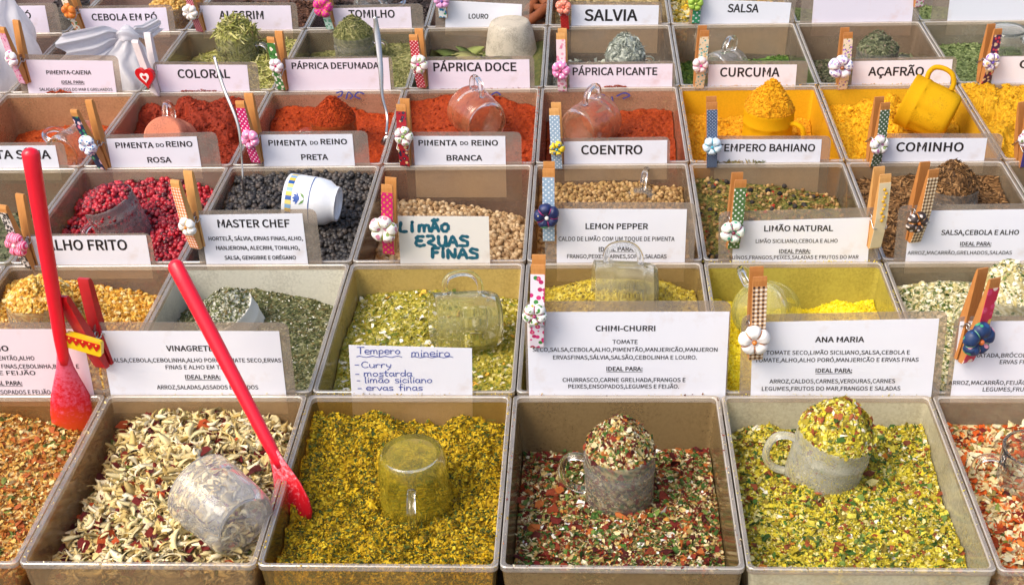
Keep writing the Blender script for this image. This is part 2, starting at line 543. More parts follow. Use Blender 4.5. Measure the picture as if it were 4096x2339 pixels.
def scatter(P, kind, size, pal, tilt=0.6, Nn=None, flatten=None):
    """P positions; returns V, F, tint, smooth"""
    n = len(P); ts = TPL[kind]
    pick = RNG.integers(0, len(ts), n)
    s = size * np.exp(np.clip(RNG.normal(-.05, {'berry': .10, 'rock': .3, 'strip': .32, 'needle': .3, 'seed': .15, 'twig': .28, 'leaf': .2}.get(kind, .42), n), -1.2, .62))
    cols = palette(pal, n)
    yaw = RNG.uniform(0, 2 * PI, n); ax = RNG.uniform(0, 2 * PI, n); tl = RNG.normal(0, tilt, n)
    if kind in ('rock', 'berry'): tl = RNG.uniform(0, 3, n)
    cyw, syw = np.cos(yaw), np.sin(yaw); z = np.zeros(n); o = np.ones(n)
    Rz = np.stack([np.stack([cyw, -syw, z], -1), np.stack([syw, cyw, z], -1), np.stack([z, z, o], -1)], 1)
    kx, ky = np.cos(ax), np.sin(ax); c, sn = np.cos(tl), np.sin(tl); C1 = 1 - c
    Rt = np.stack([np.stack([c + kx * kx * C1, kx * ky * C1, ky * sn], -1), np.stack([kx * ky * C1, c + ky * ky * C1, -kx * sn], -1), np.stack([-ky * sn, kx * sn, c], -1)], 1)
    Rm = Rt @ Rz
    if Nn is not None:
        Nn = Nn / np.linalg.norm(Nn, axis=1, keepdims=True)
        a = np.cross(Nn, np.array([0.3, 0.9, 0.1])); a /= np.linalg.norm(a, axis=1, keepdims=True) + 1e-9
        b = np.cross(Nn, a)
        Rm = np.stack([a, b, Nn], -1) @ Rm
    VV, FF, CC, SS = [], [], [], []; off = 0
    for t, (tv, tf, sm) in enumerate(ts):
        ix = np.where(pick == t)[0]
        if not len(ix): continue
        loc = tv[None] * s[ix][:, None, None]
        if kind in ('chip', 'fleck', 'chunk'):
            loc = loc * np.stack([RNG.uniform(0.7, 1.3, len(ix)), RNG.uniform(0.6, 1.1, len(ix)), np.ones(len(ix))], -1)[:, None]
        W = np.einsum('nij,nkj->nki', Rm[ix], loc) + P[ix][:, None]
        VV.append(W.reshape(-1, 3))
        FF.append((tf[None] + (np.arange(len(ix)) * len(tv))[:, None, None] + off).reshape(-1, 3))
        CC.append(np.repeat(cols[ix], len(tv), 0)); SS.append(np.full(len(ix) * len(tf), sm))
        off += len(ix) * len(tv)
    return np.vstack(VV), np.vstack(FF), np.vstack(CC), np.concatenate(SS)
def merge(parts):
    V, F, C, S = [], [], [], []; off = 0
    for v, f, c, s in parts:
        V.append(v); F.append(f + off); C.append(c); S.append(s); off += len(v)
    return np.vstack(V), np.vstack(F), np.vstack(C), np.concatenate(S)
LAT = RNG.uniform(-1, 1, (64, 64))
def vnoise(x, y):
    xi, yi = np.floor(x).astype(int), np.floor(y).astype(int); fx, fy = x - xi, y - yi
    fx = fx * fx * (3 - 2 * fx); fy = fy * fy * (3 - 2 * fy)
    g = lambda a, b: LAT[a % 64, b % 64]
    return (g(xi, yi) * (1 - fx) + g(xi + 1, yi) * fx) * (1 - fy) + (g(xi, yi + 1) * (1 - fx) + g(xi + 1, yi + 1) * fx) * fy
def fbm(x, y, o=4):
    r = 0; a = 1.0
    for k in range(o):
        r = r + a * vnoise(x * 2 ** k + 17.3 * k, y * 2 ** k + 5.1 * k); a *= 0.5
    return r

class Bin:
    """one clear box of the stall: column c of row r (rows counted away from the camera)"""
    def __init__(s, r, c):
        s.r, s.c = r, c
        s.x0 = c * PITCH + ROWX[r]; s.x1 = s.x0 + PITCH
        s.y0, s.y1 = ROW[r], ROW[r + 1]
    def inner(s, depth):              # inside rectangle at a depth below the rim
        k = 0.0042 + 0.075 * depth
        return s.x0 + k, s.x1 - k, s.y0 + k + 0.0012, s.y1 - k - 0.0012
def rrect(x0, x1, y0, y1, rad, z, n=5):
    P = []
    for cx, cyy, a0 in ((x1 - rad, y1 - rad, 0), (x0 + rad, y1 - rad, PI / 2), (x0 + rad, y0 + rad, PI), (x1 - rad, y0 + rad, 1.5 * PI)):
        for k in range(n):
            a = a0 + PI / 2 * k / (n - 1)
            P.append((cx + rad * math.cos(a), cyy + rad * math.sin(a), z))
    return P
def loft(mb, loops, close=True):
    n = len(loops[0]); V = [p for l in loops for p in l]; F = []
    for j in range(len(loops) - 1):
        for k in range(n):
            F.append((j * n + k, j * n + (k + 1) % n, (j + 1) * n + (k + 1) % n, (j + 1) * n + k))
    if close:
        F.append(tuple(range(n))[::-1]); m = (len(loops) - 1) * n; F.append(tuple(range(m, m + n)))
    mb.add(V, F)
BIN_H = 0.11
M_RIM = m_rim()
M_EDGE = m_rim(.28, 'plastic_edge_highlight')  # whiter bevel strips: the rim's bright edge highlights put into the colour
def make_bin(b, dust, amount, label, tint='#f2e6d3'):
    e = 0.0012
    t = 0.0019
    root = empty('spice_bin', ((b.x0 + b.x1) / 2, (b.y0 + b.y1) / 2, -BIN_H))
    tag(root, label, 'plastic bin', 'clear plastic spice bins side by side on the stall')
    ox, oy, oz = root.location
    def L(x_in, z, rad=0.0042):
        return [(x - ox, y - oy, zz - oz) for x, y, zz in rrect(b.x0 + x_in, b.x1 - x_in, b.y0 + x_in + e, b.y1 - x_in - e, rad, z)]
    mb = MB()
    w = 0.0017; dr = 0.0080
    loft(mb, [L(w, -0.0048), L(w + dr, -BIN_H), L(w + dr + t, -BIN_H + t), L(w + t, -0.0048)][::1] , False)
    # floor plates
    n = 20
    mb.f.append(tuple(range(n, 2 * n))[::-1]); mb.f.append(tuple(range(2 * n, 3 * n)))
    mb.build('bin_wall', m_wall(dust, amount, tint), root, 'auto')
    rm = MB()
    loft(rm, [L(0.0009, -0.0046), L(0.0006, -0.0040), L(0.0006, -0.0007), L(0.0013, 0), L(w + t - .0005, 0), L(w + t + 0.0003, -0.0008), L(w + t + 0.0004, -0.0046), L(0.0009, -0.0046)], False)
    ro = rm.build('bin_rim', [M_RIM, M_EDGE], root, 'auto')
    ro.data.polygons.foreach_set('material_index', np.array([1 if 2 * 20 <= i < 3 * 20 or 4 * 20 <= i < 5 * 20 else 0 for i in range(len(ro.data.polygons))], dtype=np.int32))
    return root
def net_eval(net, u, v):
    """3x3 control depths (rows front to back, columns left to right), biquadratic"""
    A = np.array(net, float)
    def bas(t): return np.stack([2 * (t - .5) * (t - 1), -4 * t * (t - 1), 2 * t * (t - .5)], 0)
    bu, bv = bas(u), bas(v)
    return np.einsum('i...,ij,j...->...', bv, A, bu)
def make_heap(b, net, layers, base, label, bumps=((30, 0.002),), grid=64, clip=-0.004, rough=0.75, front=False, mounds=(), cliff=0.0, name='spice_heap', bs=0.5, spec=0.3):
    sx, sy = RNG.uniform(0, 40, 2)
    rv = b.y1 - b.y0
    def height(u, v):
        h = net_eval(net, u, v)
        for (mu, mv, mh, mr) in mounds:
            h = h + mh * np.exp(-(((u - mu) * PITCH) ** 2 + ((v - mv) * rv) ** 2) / (mr * mr))
        for f, a in bumps:
            h = h + a * fbm(u * PITCH * f + sx, v * rv * f + sy, 4)
        if cliff:
            q = fbm(u * PITCH * 28 + sy, v * rv * 28 + sx, 3)
            h = h + cliff * np.tanh(q * 5)
        return np.minimum(np.maximum(h, -BIN_H + 0.012), 0.03)
    def place(u, v):
        h = height(u, v); d = np.maximum(-h, 0.0)
        k = 0.0042 + 0.075 * d
        X = (b.x0 + k) + u * (b.x1 - b.x0 - 2 * k)
        Y = (b.y0 + k + .0012) + v * (b.y1 - b.y0 - 2 * k - .0024)
        return np.stack([X, Y, h], -1)
    g = grid
    uu, vv = np.meshgrid(np.linspace(0, 1, g), np.linspace(0, 1, g))
    T = place(uu.ravel(), vv.ravel())
    T[:, 2] -= 0.0002
    idx = np.arange(g * g).reshape(g, g)
    Q = np.stack([idx[:-1, :-1], idx[:-1, 1:], idx[1:, 1:], idx[1:, :-1]], -1).reshape(-1, 4)
    tri = np.vstack([Q[:, [0, 1, 2]], Q[:, [0, 2, 3]]])
    ring = np.concatenate([idx[0, :], idx[1:, -1], idx[-1, -2::-1], idx[-2:0:-1, 0]])
    B = T[ring].copy(); zb = -BIN_H + 0.004; d = 0.106; k = 0.0050 + 0.075 * d
    cu = (T[ring, 0] - (b.x0 + b.x1) / 2); cv = (T[ring, 1] - (b.y0 + b.y1) / 2)
    B[:, 0] = (b.x0 + b.x1) / 2 + cu * (PITCH / 2 - k) / (PITCH / 2 - 0.009)
    B[:, 1] = (b.y0 + b.y1) / 2 + cv * (rv / 2 - k) / (rv / 2 - 0.010)
    B[:, 2] = zb
    m = len(ring); nk = 22 if b.r == 0 else 7
    up_ = ring; SK = []
    for q in range(1, nk + 1):
        SK.append(T[ring] + (B - T[ring]) * (q / nk)); lo_ = g * g + (q - 1) * m + np.arange(m)
        u2, l2 = np.roll(up_, -1), np.roll(lo_, -1)
        tri = np.vstack([tri, np.stack([u2, up_, lo_], -1), np.stack([u2, lo_, l2], -1)]); up_ = lo_
    m *= nk; B = np.vstack(SK)
    bc = palette(base, g * g + m)
    parts = [(np.vstack([T, B]), tri, bc, np.ones(len(tri), bool))]
    for lay in layers:
        kind, cnt, size, pal = lay[:4]
        tilt = (lay[4] if len(lay) > 4 else 0.6) * (1.35 if kind in ('chip', 'fleck', 'twig', 'chunk') else 1.0)
        lift = lay[5] if len(lay) > 5 else 0.35
        u, v = RNG.uniform(0.0, 1, cnt), RNG.uniform(0.0, 1, cnt)
        mg = 0.95 if kind in ('strip', 'leaf', 'needle', 'twig') else 0.6
        mx, my = size * mg / PITCH, size * mg / rv
        u = mx + u * (1 - 2 * mx); v = my + v * (1 - 2 * my)
        P = place(u, v)
        P[:, 2] += RNG.uniform(-0.3, 1.0, cnt) * size * lift
        if front:
            m2 = cnt // 6
            u2 = RNG.uniform(0.02, 0.98, m2); z2 = RNG.uniform(0, 1, m2)
            P2 = place(u2, np.zeros(m2)); top = P2[:, 2].copy()
            P2[:, 2] = top - z2 * 0.035
            P2[:, 1] += 0.0012 + (top - P2[:, 2]) * 0.075 + size * 0.3
            P = np.vstack([P, P2])
        parts.append(scatter(P, kind, size, pal, tilt))
    V, F, C, S = merge(parts)
    c = np.array([(b.x0 + b.x1) / 2, (b.y0 + b.y1) / 2, -BIN_H + 0.004])
    o = mesh_obj(name, V - c, F, m_spice(rough, bs=bs, spec=spec), None, S, C)
    o.location = c
    tag(o, label, 'spice', None, 'stuff')
    return o

# ------------------------------------------------------------------ mugs and what they hold
def frame(center, axis, handle):
    a = Vector(axis).normalized(); h = Vector(handle); h = (h - a * h.dot(a)).normalized(); k = a.cross(h)
    M = Matrix((h, k, a)).transposed().to_4x4(); M.translation = Vector(center)
    return M
def make_mug(M, R, H, mat, label, panels=8, handle=True, name='glass_mug', cat='mug', hmat=None, hs=1.0, flare=0.0):
    """origin at the middle of the mug's height; z runs from base to opening, x to the handle"""
    root = empty(name, M=M); tag(root, label, cat, 'small mugs used as scoops in the spice bins')
    t = 0.0022
    pr = [(0.004, 0), (R * .80, 0), (R * .86, .0012), (R * .91, .005), (R * .955, .012), (R * .965, H * .30), (R * .97, H * .60), (R * .975, H * .68), (R * 1.0, H * .715), (R * 1.0, H * .745),
          (R * .985, H * .77), (R * .985, H * .95), (R * .995, H * .985), (R * .985, H), (R * .985 - t * .8, H), (R * .985 - t * 1.1, H * .97), (R * .94, H * .74), (R * .95 - t, H * .60), (R * .94 - t, H * .3), (R * .90 - t, .012), (R * .78 - t, .0046), (0.004, .0038)]
    if flare: pr = [(r * (1 - flare + 2 * flare * z / H), z) for r, z in pr]
    pr = [(r, z - H / 2) for r, z in pr]
    def mod(j, w, z):
        if panels and 4 <= j <= 7:
            return 1 - 0.030 * max(0.0, math.cos(panels * w)) ** 0.5
        return 1
    mb = MB(); mb.lathe(pr, 64, mod); mb.build('cup_body', mat, root, 'auto')
    if handle:
        z0 = -H / 2
        q = R * (1 + 0)
        pts = [(q * .975, 0, z0 + H * .80), (q + .006 * hs, 0, z0 + H * .82), (q + .0135 * hs, 0, z0 + H * .76), (q + .0165 * hs, 0, z0 + H * .58), (q + .0145 * hs, 0, z0 + H * .40), (q + .007 * hs, 0, z0 + H * .29), (q * .955, 0, z0 + H * .27)]
        hb = MB(); hb.tube(curve_pts(pts, 5), 0.0028, 12, 1.15, (0, 1, 0)); hb.build('handle', hmat or mat, root, True)
    return root
def mug_heap(M, R, H, layers, base, label, dome=0.02, fill=True, rough=0.75, lump=0.0026, offx=0.0, bs=0.5, spec=0.3, name='spice_heap', cone=1.0, over=0.96):
    """spice filling a mug and heaped above its opening (same frame as the mug)"""
    ri = R * .935 - .0026
    nr, ns = 14, 60
    V = []; 
    ro = R * over
    def prof(q):      # q: 0 centre .. 1 edge
        return dome * (1 - q ** (1.6 * cone)) ** 0.9
    V.append((0, 0, H / 2 + dome))
    for i in range(1, nr + 1):
        for k in range(ns):
            w = 2 * PI * k / ns; q = i / nr
            r = ro * q
            z = H / 2 - .0005 + prof(q) + lump * float(fbm(np.array(r * math.cos(w) * 90 + offx * 999 + 31), np.array(r * math.sin(w) * 90 + 9), 3)) * (1.0 if i < nr else 0.2)
            V.append((r * math.cos(w), r * math.sin(w), z))
    prs = [(R * .93, H / 2 - .003), (R * .915, H * .24), (R * .935 - .0022, H * .10), (R * .94 - .0019, -H * .2), (R * .90 - .0019, -H / 2 + .0122), (R * .78 - .0022, -H / 2 + .0044)]
    pz = np.array([z for r, z in prs])[::-1]; pr_ = np.array([r for r, z in prs])[::-1]
    prs = [(float(np.interp(z, pz, pr_)), z) for z in np.linspace(prs[0][1], prs[-1][1], 24)]
    for r, z in prs:
        for k in range(ns):
            w = 2 * PI * k / ns; V.append((r * math.cos(w), r * math.sin(w), z))
    F = [(0, 1 + k, 1 + (k + 1) % ns) for k in range(ns)]
    rows = nr + len(prs)
    for i in range(rows - 1):
        for k in range(ns):
            a, b_ = 1 + i * ns + k, 1 + i * ns + (k + 1) % ns
            F += [(a, a + ns, b_ + ns), (a, b_ + ns, b_)]
    V.append((0, 0, -H / 2 + .0044)); l = len(V) - 1; s0 = 1 + (rows - 1) * ns
    F += [(s0 + (k + 1) % ns, s0 + k, l) for k in range(ns)]
    V = np.array(V); F = np.array(F)
    parts = [(V, F, palette(base, len(V)), np.ones(len(F), bool))]
    for lay in layers:
        kind, cnt, size, pal = lay[:4]; tilt = lay[4] if len(lay) > 4 else 0.6
        q = np.sqrt(RNG.uniform(0, 1, cnt)); w = RNG.uniform(0, 2 * PI, cnt); r = ro * q
        z = H / 2 + dome * (1 - q ** (1.6 * cone)) ** 0.9
        z = z + lump * fbm(r * np.cos(w) * 90 + offx * 999 + 31, r * np.sin(w) * 90 + 9, 3) * (q < .97)
        P = np.stack([r * np.cos(w), r * np.sin(w), z + RNG.uniform(-.2, 1.3, cnt) * size * .5], 1)
        sl = q * dome / R * 1.6
        Nn = np.stack([sl * np.cos(w), sl * np.sin(w), np.ones(cnt)], 1)
        m2 = cnt
        w2 = RNG.uniform(0, 2 * PI, m2); z2 = RNG.uniform(-H / 2 + .012, H / 2 - .006, m2)
        r2 = np.interp(z2, pz, pr_) + .0001
        P2 = np.stack([r2 * np.cos(w2), r2 * np.sin(w2), z2], 1); N2 = np.stack([np.cos(w2), np.sin(w2), w2 * 0], 1)
        parts.append(scatter(P, kind, size, pal, tilt, Nn))
        parts.append(scatter(P2, kind, size * .8, pal, 0.12, N2))
    Vv, Fv, Cv, Sv = merge(parts)
    o = mesh_obj(name, Vv, Fv, m_spice(rough, bs=bs, spec=spec), None, Sv, Cv)
    o.matrix_world = M
    tag(o, label, 'spice', None, 'stuff')
    return o

# ------------------------------------------------------------------ lettering
TXT = {}
import os
try:      # the Latin letters of Blender's own sans font; its built-in font otherwise
    FONT = bpy.data.fonts.load(os.path.join(bpy.utils.system_resource('DATAFILES'), 'fonts', 'Noto Sans CJK Regular.woff2'))
except Exception:
    FONT = None
def glyphs(s, bold):
    if (s, bold) in TXT: return TXT[(s, bold)]
    cu = bpy.data.curves.new('lettering', 'FONT'); cu.body = s; cu.size = 1.0; cu.resolution_u = 3
    if FONT: cu.font = FONT
    cu.offset = 0.009 if bold else 0.005
    ob = bpy.data.objects.new('lettering', cu); COL.objects.link(ob)
    dg = bpy.context.evaluated_depsgraph_get(); dg.update()
    me = bpy.data.meshes.new_from_object(ob.evaluated_get(dg))
    V = np.array([v.co[:] for v in me.vertices]); F = [tuple(p.vertices) for p in me.polygons]
    bpy.data.objects.remove(ob); bpy.data.curves.remove(cu); bpy.data.meshes.remove(me)
    TXT[(s, bold)] = (V, F); return V, F
CAPH = None
def cap_height():
    global CAPH
    if CAPH is None: CAPH = float(glyphs('H', True)[0][:, 1].max())
    return CAPH

# pen strokes for the two hand-written cards: letter -> (advance, strokes)
PEN = {
    'T': (.62, [[(0, 1), (.6, 1.02)], [(.28, 1), (.26, 0)]]), 'e': (.5, [[(.05, .3), (.42, .34), (.36, .55), (.18, .6), (.04, .4), (.08, .1), (.25, 0), (.45, .08)]]),
    'm': (.72, [[(.03, 0), (.06, .55)], [(.06, .42), (.2, .58), (.3, .45), (.3, 0)], [(.3, .42), (.45, .58), (.56, .45), (.58, 0)]]),
    'p': (.5, [[(.05, .55), (.04, -.35)], [(.05, .45), (.25, .6), (.4, .4), (.3, .08), (.06, .1)]]), 'r': (.42, [[(.05, .55), (.06, 0)], [(.06, .35), (.2, .55), (.36, .52)]]),
    'o': (.5, [[(.2, .56), (.04, .35), (.08, .08), (.25, 0), (.4, .2), (.36, .48), (.2, .56)]]), 'i': (.22, [[(.08, .55), (.08, 0)], [(.09, .78), (.11, .82)]]),
    'n': (.5, [[(.05, 0), (.06, .55)], [(.06, .4), (.22, .58), (.36, .42), (.38, 0)]]), 'C': (.62, [[(.52, .85), (.3, 1), (.06, .7), (.06, .25), (.28, 0), (.54, .12)]]),
    'u': (.5, [[(.05, .55), (.06, .12), (.22, 0), (.38, .15)], [(.4, .55), (.4, 0)]]), 'y': (.48, [[(.04, .55), (.1, .2), (.3, .18)], [(.4, .55), (.32, .0), (.12, -.35)]]),
    's': (.42, [[(.34, .52), (.12, .56), (.08, .36), (.32, .24), (.3, .03), (.04, .04)]]), 't': (.4, [[(.16, .9), (.15, .1), (.3, 0)], [(0, .58), (.34, .6)]]),
    'a': (.5, [[(.36, .5), (.15, .56), (.03, .25), (.15, 0), (.36, .2)], [(.38, .55), (.38, .08), (.46, 0)]]), 'd': (.5, [[(.36, .45), (.15, .55), (.03, .25), (.16, 0), (.36, .18)], [(.4, 1), (.39, 0)]]),
    'l': (.24, [[(.08, 1), (.08, .05), (.16, 0)]]), 'ã': (.5, [[(.36, .5), (.15, .56), (.03, .25), (.15, 0), (.36, .2)], [(.38, .55), (.38, .08), (.46, 0)], [(.06, .8), (.16, .88), (.28, .78), (.4, .86)]]),
    'f': (.4, [[(.36, .95), (.18, .98), (.16, .0)], [(.02, .52), (.34, .55)]]), 'v': (.46, [[(.03, .56), (.2, 0), (.4, .58)]]), 'c': (.44, [[(.38, .48), (.2, .57), (.04, .3), (.15, .02), (.38, .08)]]),
    '-': (.5, [[(.06, .38), (.36, .4)]]), ' ': (.4, []),
    'L': (.62, [[(.12, 1), (.04, .06), (.55, .02)]]), 'M': (.9, [[(.02, 0), (.1, .72), (.3, .25), (.5, .72), (.62, 0)]]), 'Ã': (.85, [[(.0, 0), (.32, .9), (.62, 0)], [(.12, .34), (.52, .36)], [(.12, 1.1), (.3, 1.2), (.45, 1.1), (.6, 1.2)]]),
    'O': (.8, [[(.34, .78), (.06, .5), (.1, .1), (.38, 0), (.62, .3), (.56, .66), (.34, .78)]]), 'E': (.8, [[(.6, .88), (.22, .9), (.1, .68), (.3, .5), (.1, .4), (.08, .12), (.3, 0), (.66, .08)], [(.3, .5), (.48, .5)]]),
    'R': (.8, [[(.08, .9), (.45, .9), (.5, .55), (.12, .35), (.62, 0)]]), 'U': (.75, [[(.06, .9), (.08, .2), (.3, 0), (.52, .2), (.56, .9)], [(.56, .9), (.58, .0)]]), 'A': (.78, [[(.0, 0), (.32, .9), (.6, 0)], [(.1, .34), (.52, .36)]]),
    'S': (.66, [[(.58, .85), (.2, .92), (.1, .62), (.52, .42), (.5, .05), (.0, .02)]]), 'F': (.66, [[(.12, .92), (.1, 0)], [(.12, .92), (.58, .95)], [(.1, .5), (.48, .52)]]), 'N': (.8, [[(.05, 0), (.08, .85), (.5, .05), (.58, .9)]]),
}
def pen_line(s, x0, z0, width, hgt, pw, mb, y, jit=0.03, slope=0.0):
    tot = sum(PEN[ch][0] for ch in s); sx = width / tot; x = 0.0
    for ch in s:
        adv, strokes = PEN[ch]
        for st in strokes:
            pts = [Vector((x0 + (x + px) * sx, y, z0 + pz * hgt + slope * (x + px) * sx + random.uniform(-jit, jit) * hgt)) for px, pz in st]
            ribbon(curve_pts(pts, 5) if len(pts) > 2 else pts, pw, mb)
        x += adv
def ribbon(pts, w, mb):
    V = []; n = len(pts)
    for i, p in enumerate(pts):
        t = pts[min(i + 1, n - 1)] - pts[max(i - 1, 0)]
        if t.length < 1e-9: t = Vector((1, 0, 0))
        t.normalize(); k = Vector((-t.z, 0, t.x))
        ww = w * (0.5 + 0.08 * math.sin(i * 1.7))
        yy = Vector((0, -0.00002 * (i % 3), 0))
        V += [p + k * ww + yy, p - k * ww + yy]
    F = [(2 * i, 2 * i + 1, 2 * i + 3, 2 * i + 2) for i in range(n - 1)]
    # rounded ends
    for e, i in ((0, 0), (n - 1, n - 1)):
        c = pts[i]; b = len(V)
        V += [c + Vector((math.cos(a * PI / 4) * w * .5, -.00003, math.sin(a * PI / 4) * w * .5)) for a in range(8)]
        F.append(tuple(range(b, b + 8)))
    mb.add(V, F)

def rpoly(x0, x1, z0, z1, r, n=4):
    out = []
    for cx, cz, a0 in ((x1 - r, z1 - r, 0), (x0 + r, z1 - r, 90), (x0 + r, z0 + r, 180), (x1 - r, z0 + r, 270)):
        for k in range(n):
            a = math.radians(a0 + 90 * k / (n - 1)); out.append((cx + r * math.cos(a), cz + r * math.sin(a)))
    return out
def make_sign(label, Y, TL, TR, BL, lines=(), lam=None, ext=0.012, tilt=1.5, hand=None, paper=None, white=0.17, bend=0.0):
    a, b, c = on_y(*TL, Y), on_y(*TR, Y), on_y(*BL, Y)
    u = (b - a).normalized(); up = Vector((-u.z, 0, u.x))
    w = (b - a).length; h = -(c - a).dot(up)
    H = h + ext
    org = a + u * (w / 2) - up * h               # on the rim line
    R0 = Matrix((u, Vector((0, 1, 0)), up)).transposed().to_4x4(); R0.translation = org
    M = R0 @ Matrix.Rotation(math.radians(-tilt), 4, 'X')
    inv = R0.inverted()
    root = empty('sign_card', M=M); tag(root, label, 'sign', 'name cards standing at the back of the spice bins')
    pm = paper or m_paper()
    mb = MB(); mb.slab([(-w / 2, -ext), (w / 2, -ext), (w / 2, h), (-w / 2, h)], -.00025, .00015); mb.build('paper', pm, root)
    if lam:
        lx0 = (inv @ on_y(lam[0], TL[1], Y)).x; q = inv @ on_y(lam[1], lam[2], Y)
        mb = MB(); mb.slab(rpoly(lx0, q.x, -ext - .004, q.z, .006), .00022, .00062); mb.build('laminate_sleeve', m_sleeve(white), root, 'auto')
    heads = {}
    for ln in lines:
        s, xl, xr, yc, cap = ln[:5]; bold = ln[5] if len(ln) > 5 else True; und = ln[6] if len(ln) > 6 else False
        V, F = glyphs(s, bold)
        pl, prr = inv @ on_y(xl, yc, Y), inv @ on_y(xr, yc, Y)
        ch = ((inv @ on_y(xl, yc - cap / 2, Y)) - (inv @ on_y(xl, yc + cap / 2, Y))).z
        x0, x1 = V[:, 0].min(), V[:, 0].max(); sx = (prr.x - pl.x) / (x1 - x0); sz = ch / cap_height()
        zb = (pl.z + prr.z) / 2 - ch / 2; sl = (prr.z - pl.z) / max(1e-6, prr.x - pl.x) * 0.8
        mb = heads.setdefault('heading' if ln is lines[0] else 'small_print', MB())
        P = [(pl.x + (v[0] - x0) * sx, -.00045, zb + v[1] * sz + sl * ((v[0] - x0) * sx - (prr.x - pl.x) / 2)) for v in V]
        mb.add(P, [tuple(f) for f in F])
        if und:
            t = ch * .11; zz = zb - ch * .22
            mb.add([(pl.x, -.00045, zz - t), (prr.x, -.00045, zz - t), (prr.x, -.00045, zz), (pl.x, -.00045, zz)], [(0, 1, 2, 3)])
    for k, mb in heads.items(): mb.build(k, M_INK, root)
    if hand:
        col, pw, rows = hand
        mb = MB()
        for s, xl, xr, yb, cap in rows:
            pl, prr = inv @ on_y(xl, yb, Y), inv @ on_y(xr, yb, Y)
            ch = ((inv @ on_y(xl, yb - cap, Y)) - pl).z
            if s == '~':
                pts = [Vector((pl.x + (prr.x - pl.x) * i / 14, -.0005, pl.z + (prr.z - pl.z) * i / 14 + .0006 * math.sin(i * 1.6))) for i in range(15)]
                ribbon(pts, pw, mb)
            else: pen_line(s, pl.x, pl.z, prr.x - pl.x, ch, pw, mb, -.0005, 0.025, (prr.z - pl.z) / (prr.x - pl.x))
        mb.build('handwriting', m_plain(col, 0.4, 'marker_ink', var=0.12), root)
    return root

# ------------------------------------------------------------------ decorated clothes pegs
def flower_mesh(R, lobes=5, T=0.62, crease=0.45, seed=0):
    nt, npz = 70, 18; V = []; F = []
    for j in range(npz + 1):
        ph = PI * (0.015 + 0.97 * j / npz)
        for k in range(nt):
            th = 2 * PI * k / nt
            d = abs(((th * lobes / (2 * PI) + 0.5) % 1) - 0.5) * 2 * PI / lobes
            cr = math.exp(-(d / 0.17) ** 2)
            sp, cp = math.sin(ph), math.cos(ph)
            lob = 0.93 + 0.07 * abs(math.sin(th * lobes / 2)) ** 0.8 - 0.09 * cr
            lob *= 1 + 0.05 * math.sin(th * 1.0 + seed) + 0.03 * math.sin(2 * th + seed * 2)
            r = R * sp ** 0.75 * lob
            y = -R * T * (1 if cp >= 0 else .45) * math.copysign(abs(cp) ** 0.8, cp) * (1 - crease * .8 * cr) * (1 - 0.55 * math.exp(-(sp / 0.30) ** 2) * (1 if cp > 0 else 0))
            V.append((r * math.cos(th), y, r * math.sin(th)))
    for j in range(npz):
        for k in range(nt):
            a, b = j * nt + k, j * nt + (k + 1) % nt
            F.append((a, b, b + nt, a + nt))
    F.append(tuple(range(nt))[::-1]); m = npz * nt; F.append(tuple(range(m, m + nt)))
    return V, F
def make_flower(root, loc, R, mat, thread, bead, rot=0.3, bead_r=0.0022, lobes=5, parent_y=0.0):
    V, F = flower_mesh(R, lobes, seed=random.uniform(0, 6))
    ca, sa = math.cos(rot), math.sin(rot)
    V = [(x * ca - z * sa, y, x * sa + z * ca) for x, y, z in V]
    fo = mesh_obj('fabric_flower', V, F, mat, root, True); fo.location = loc
    if thread:
        mb = MB()
        for k in range(lobes):
            th = 2 * PI * k / lobes
            pts = []
            for ph in (0.25, 0.55, 0.9, 1.25, 1.5):
                d = 0; sp, cp = math.sin(ph), math.cos(ph)
                r = R * sp ** .75 * .84; y = -R * .62 * abs(cp) ** .8 * .65 * (1 - .55 * math.exp(-(sp / .3) ** 2)) - .0004
                x, z = r * math.cos(th), r * math.sin(th)
                pts.append((x * ca - z * sa, y, x * sa + z * ca))
            mb.tube(curve_pts(pts, 3), .00036, 6)
        t_ = mb.build('stitching', m_plain(thread, .6, 'thread'), fo, True)
    if bead:
        mb = MB(); mb.ball((0, -R * .34, 0), bead_r, 14, 9); mb.build('bead', m_plain(bead, .15, 'bead', coat=.8), fo, True)
    return fo
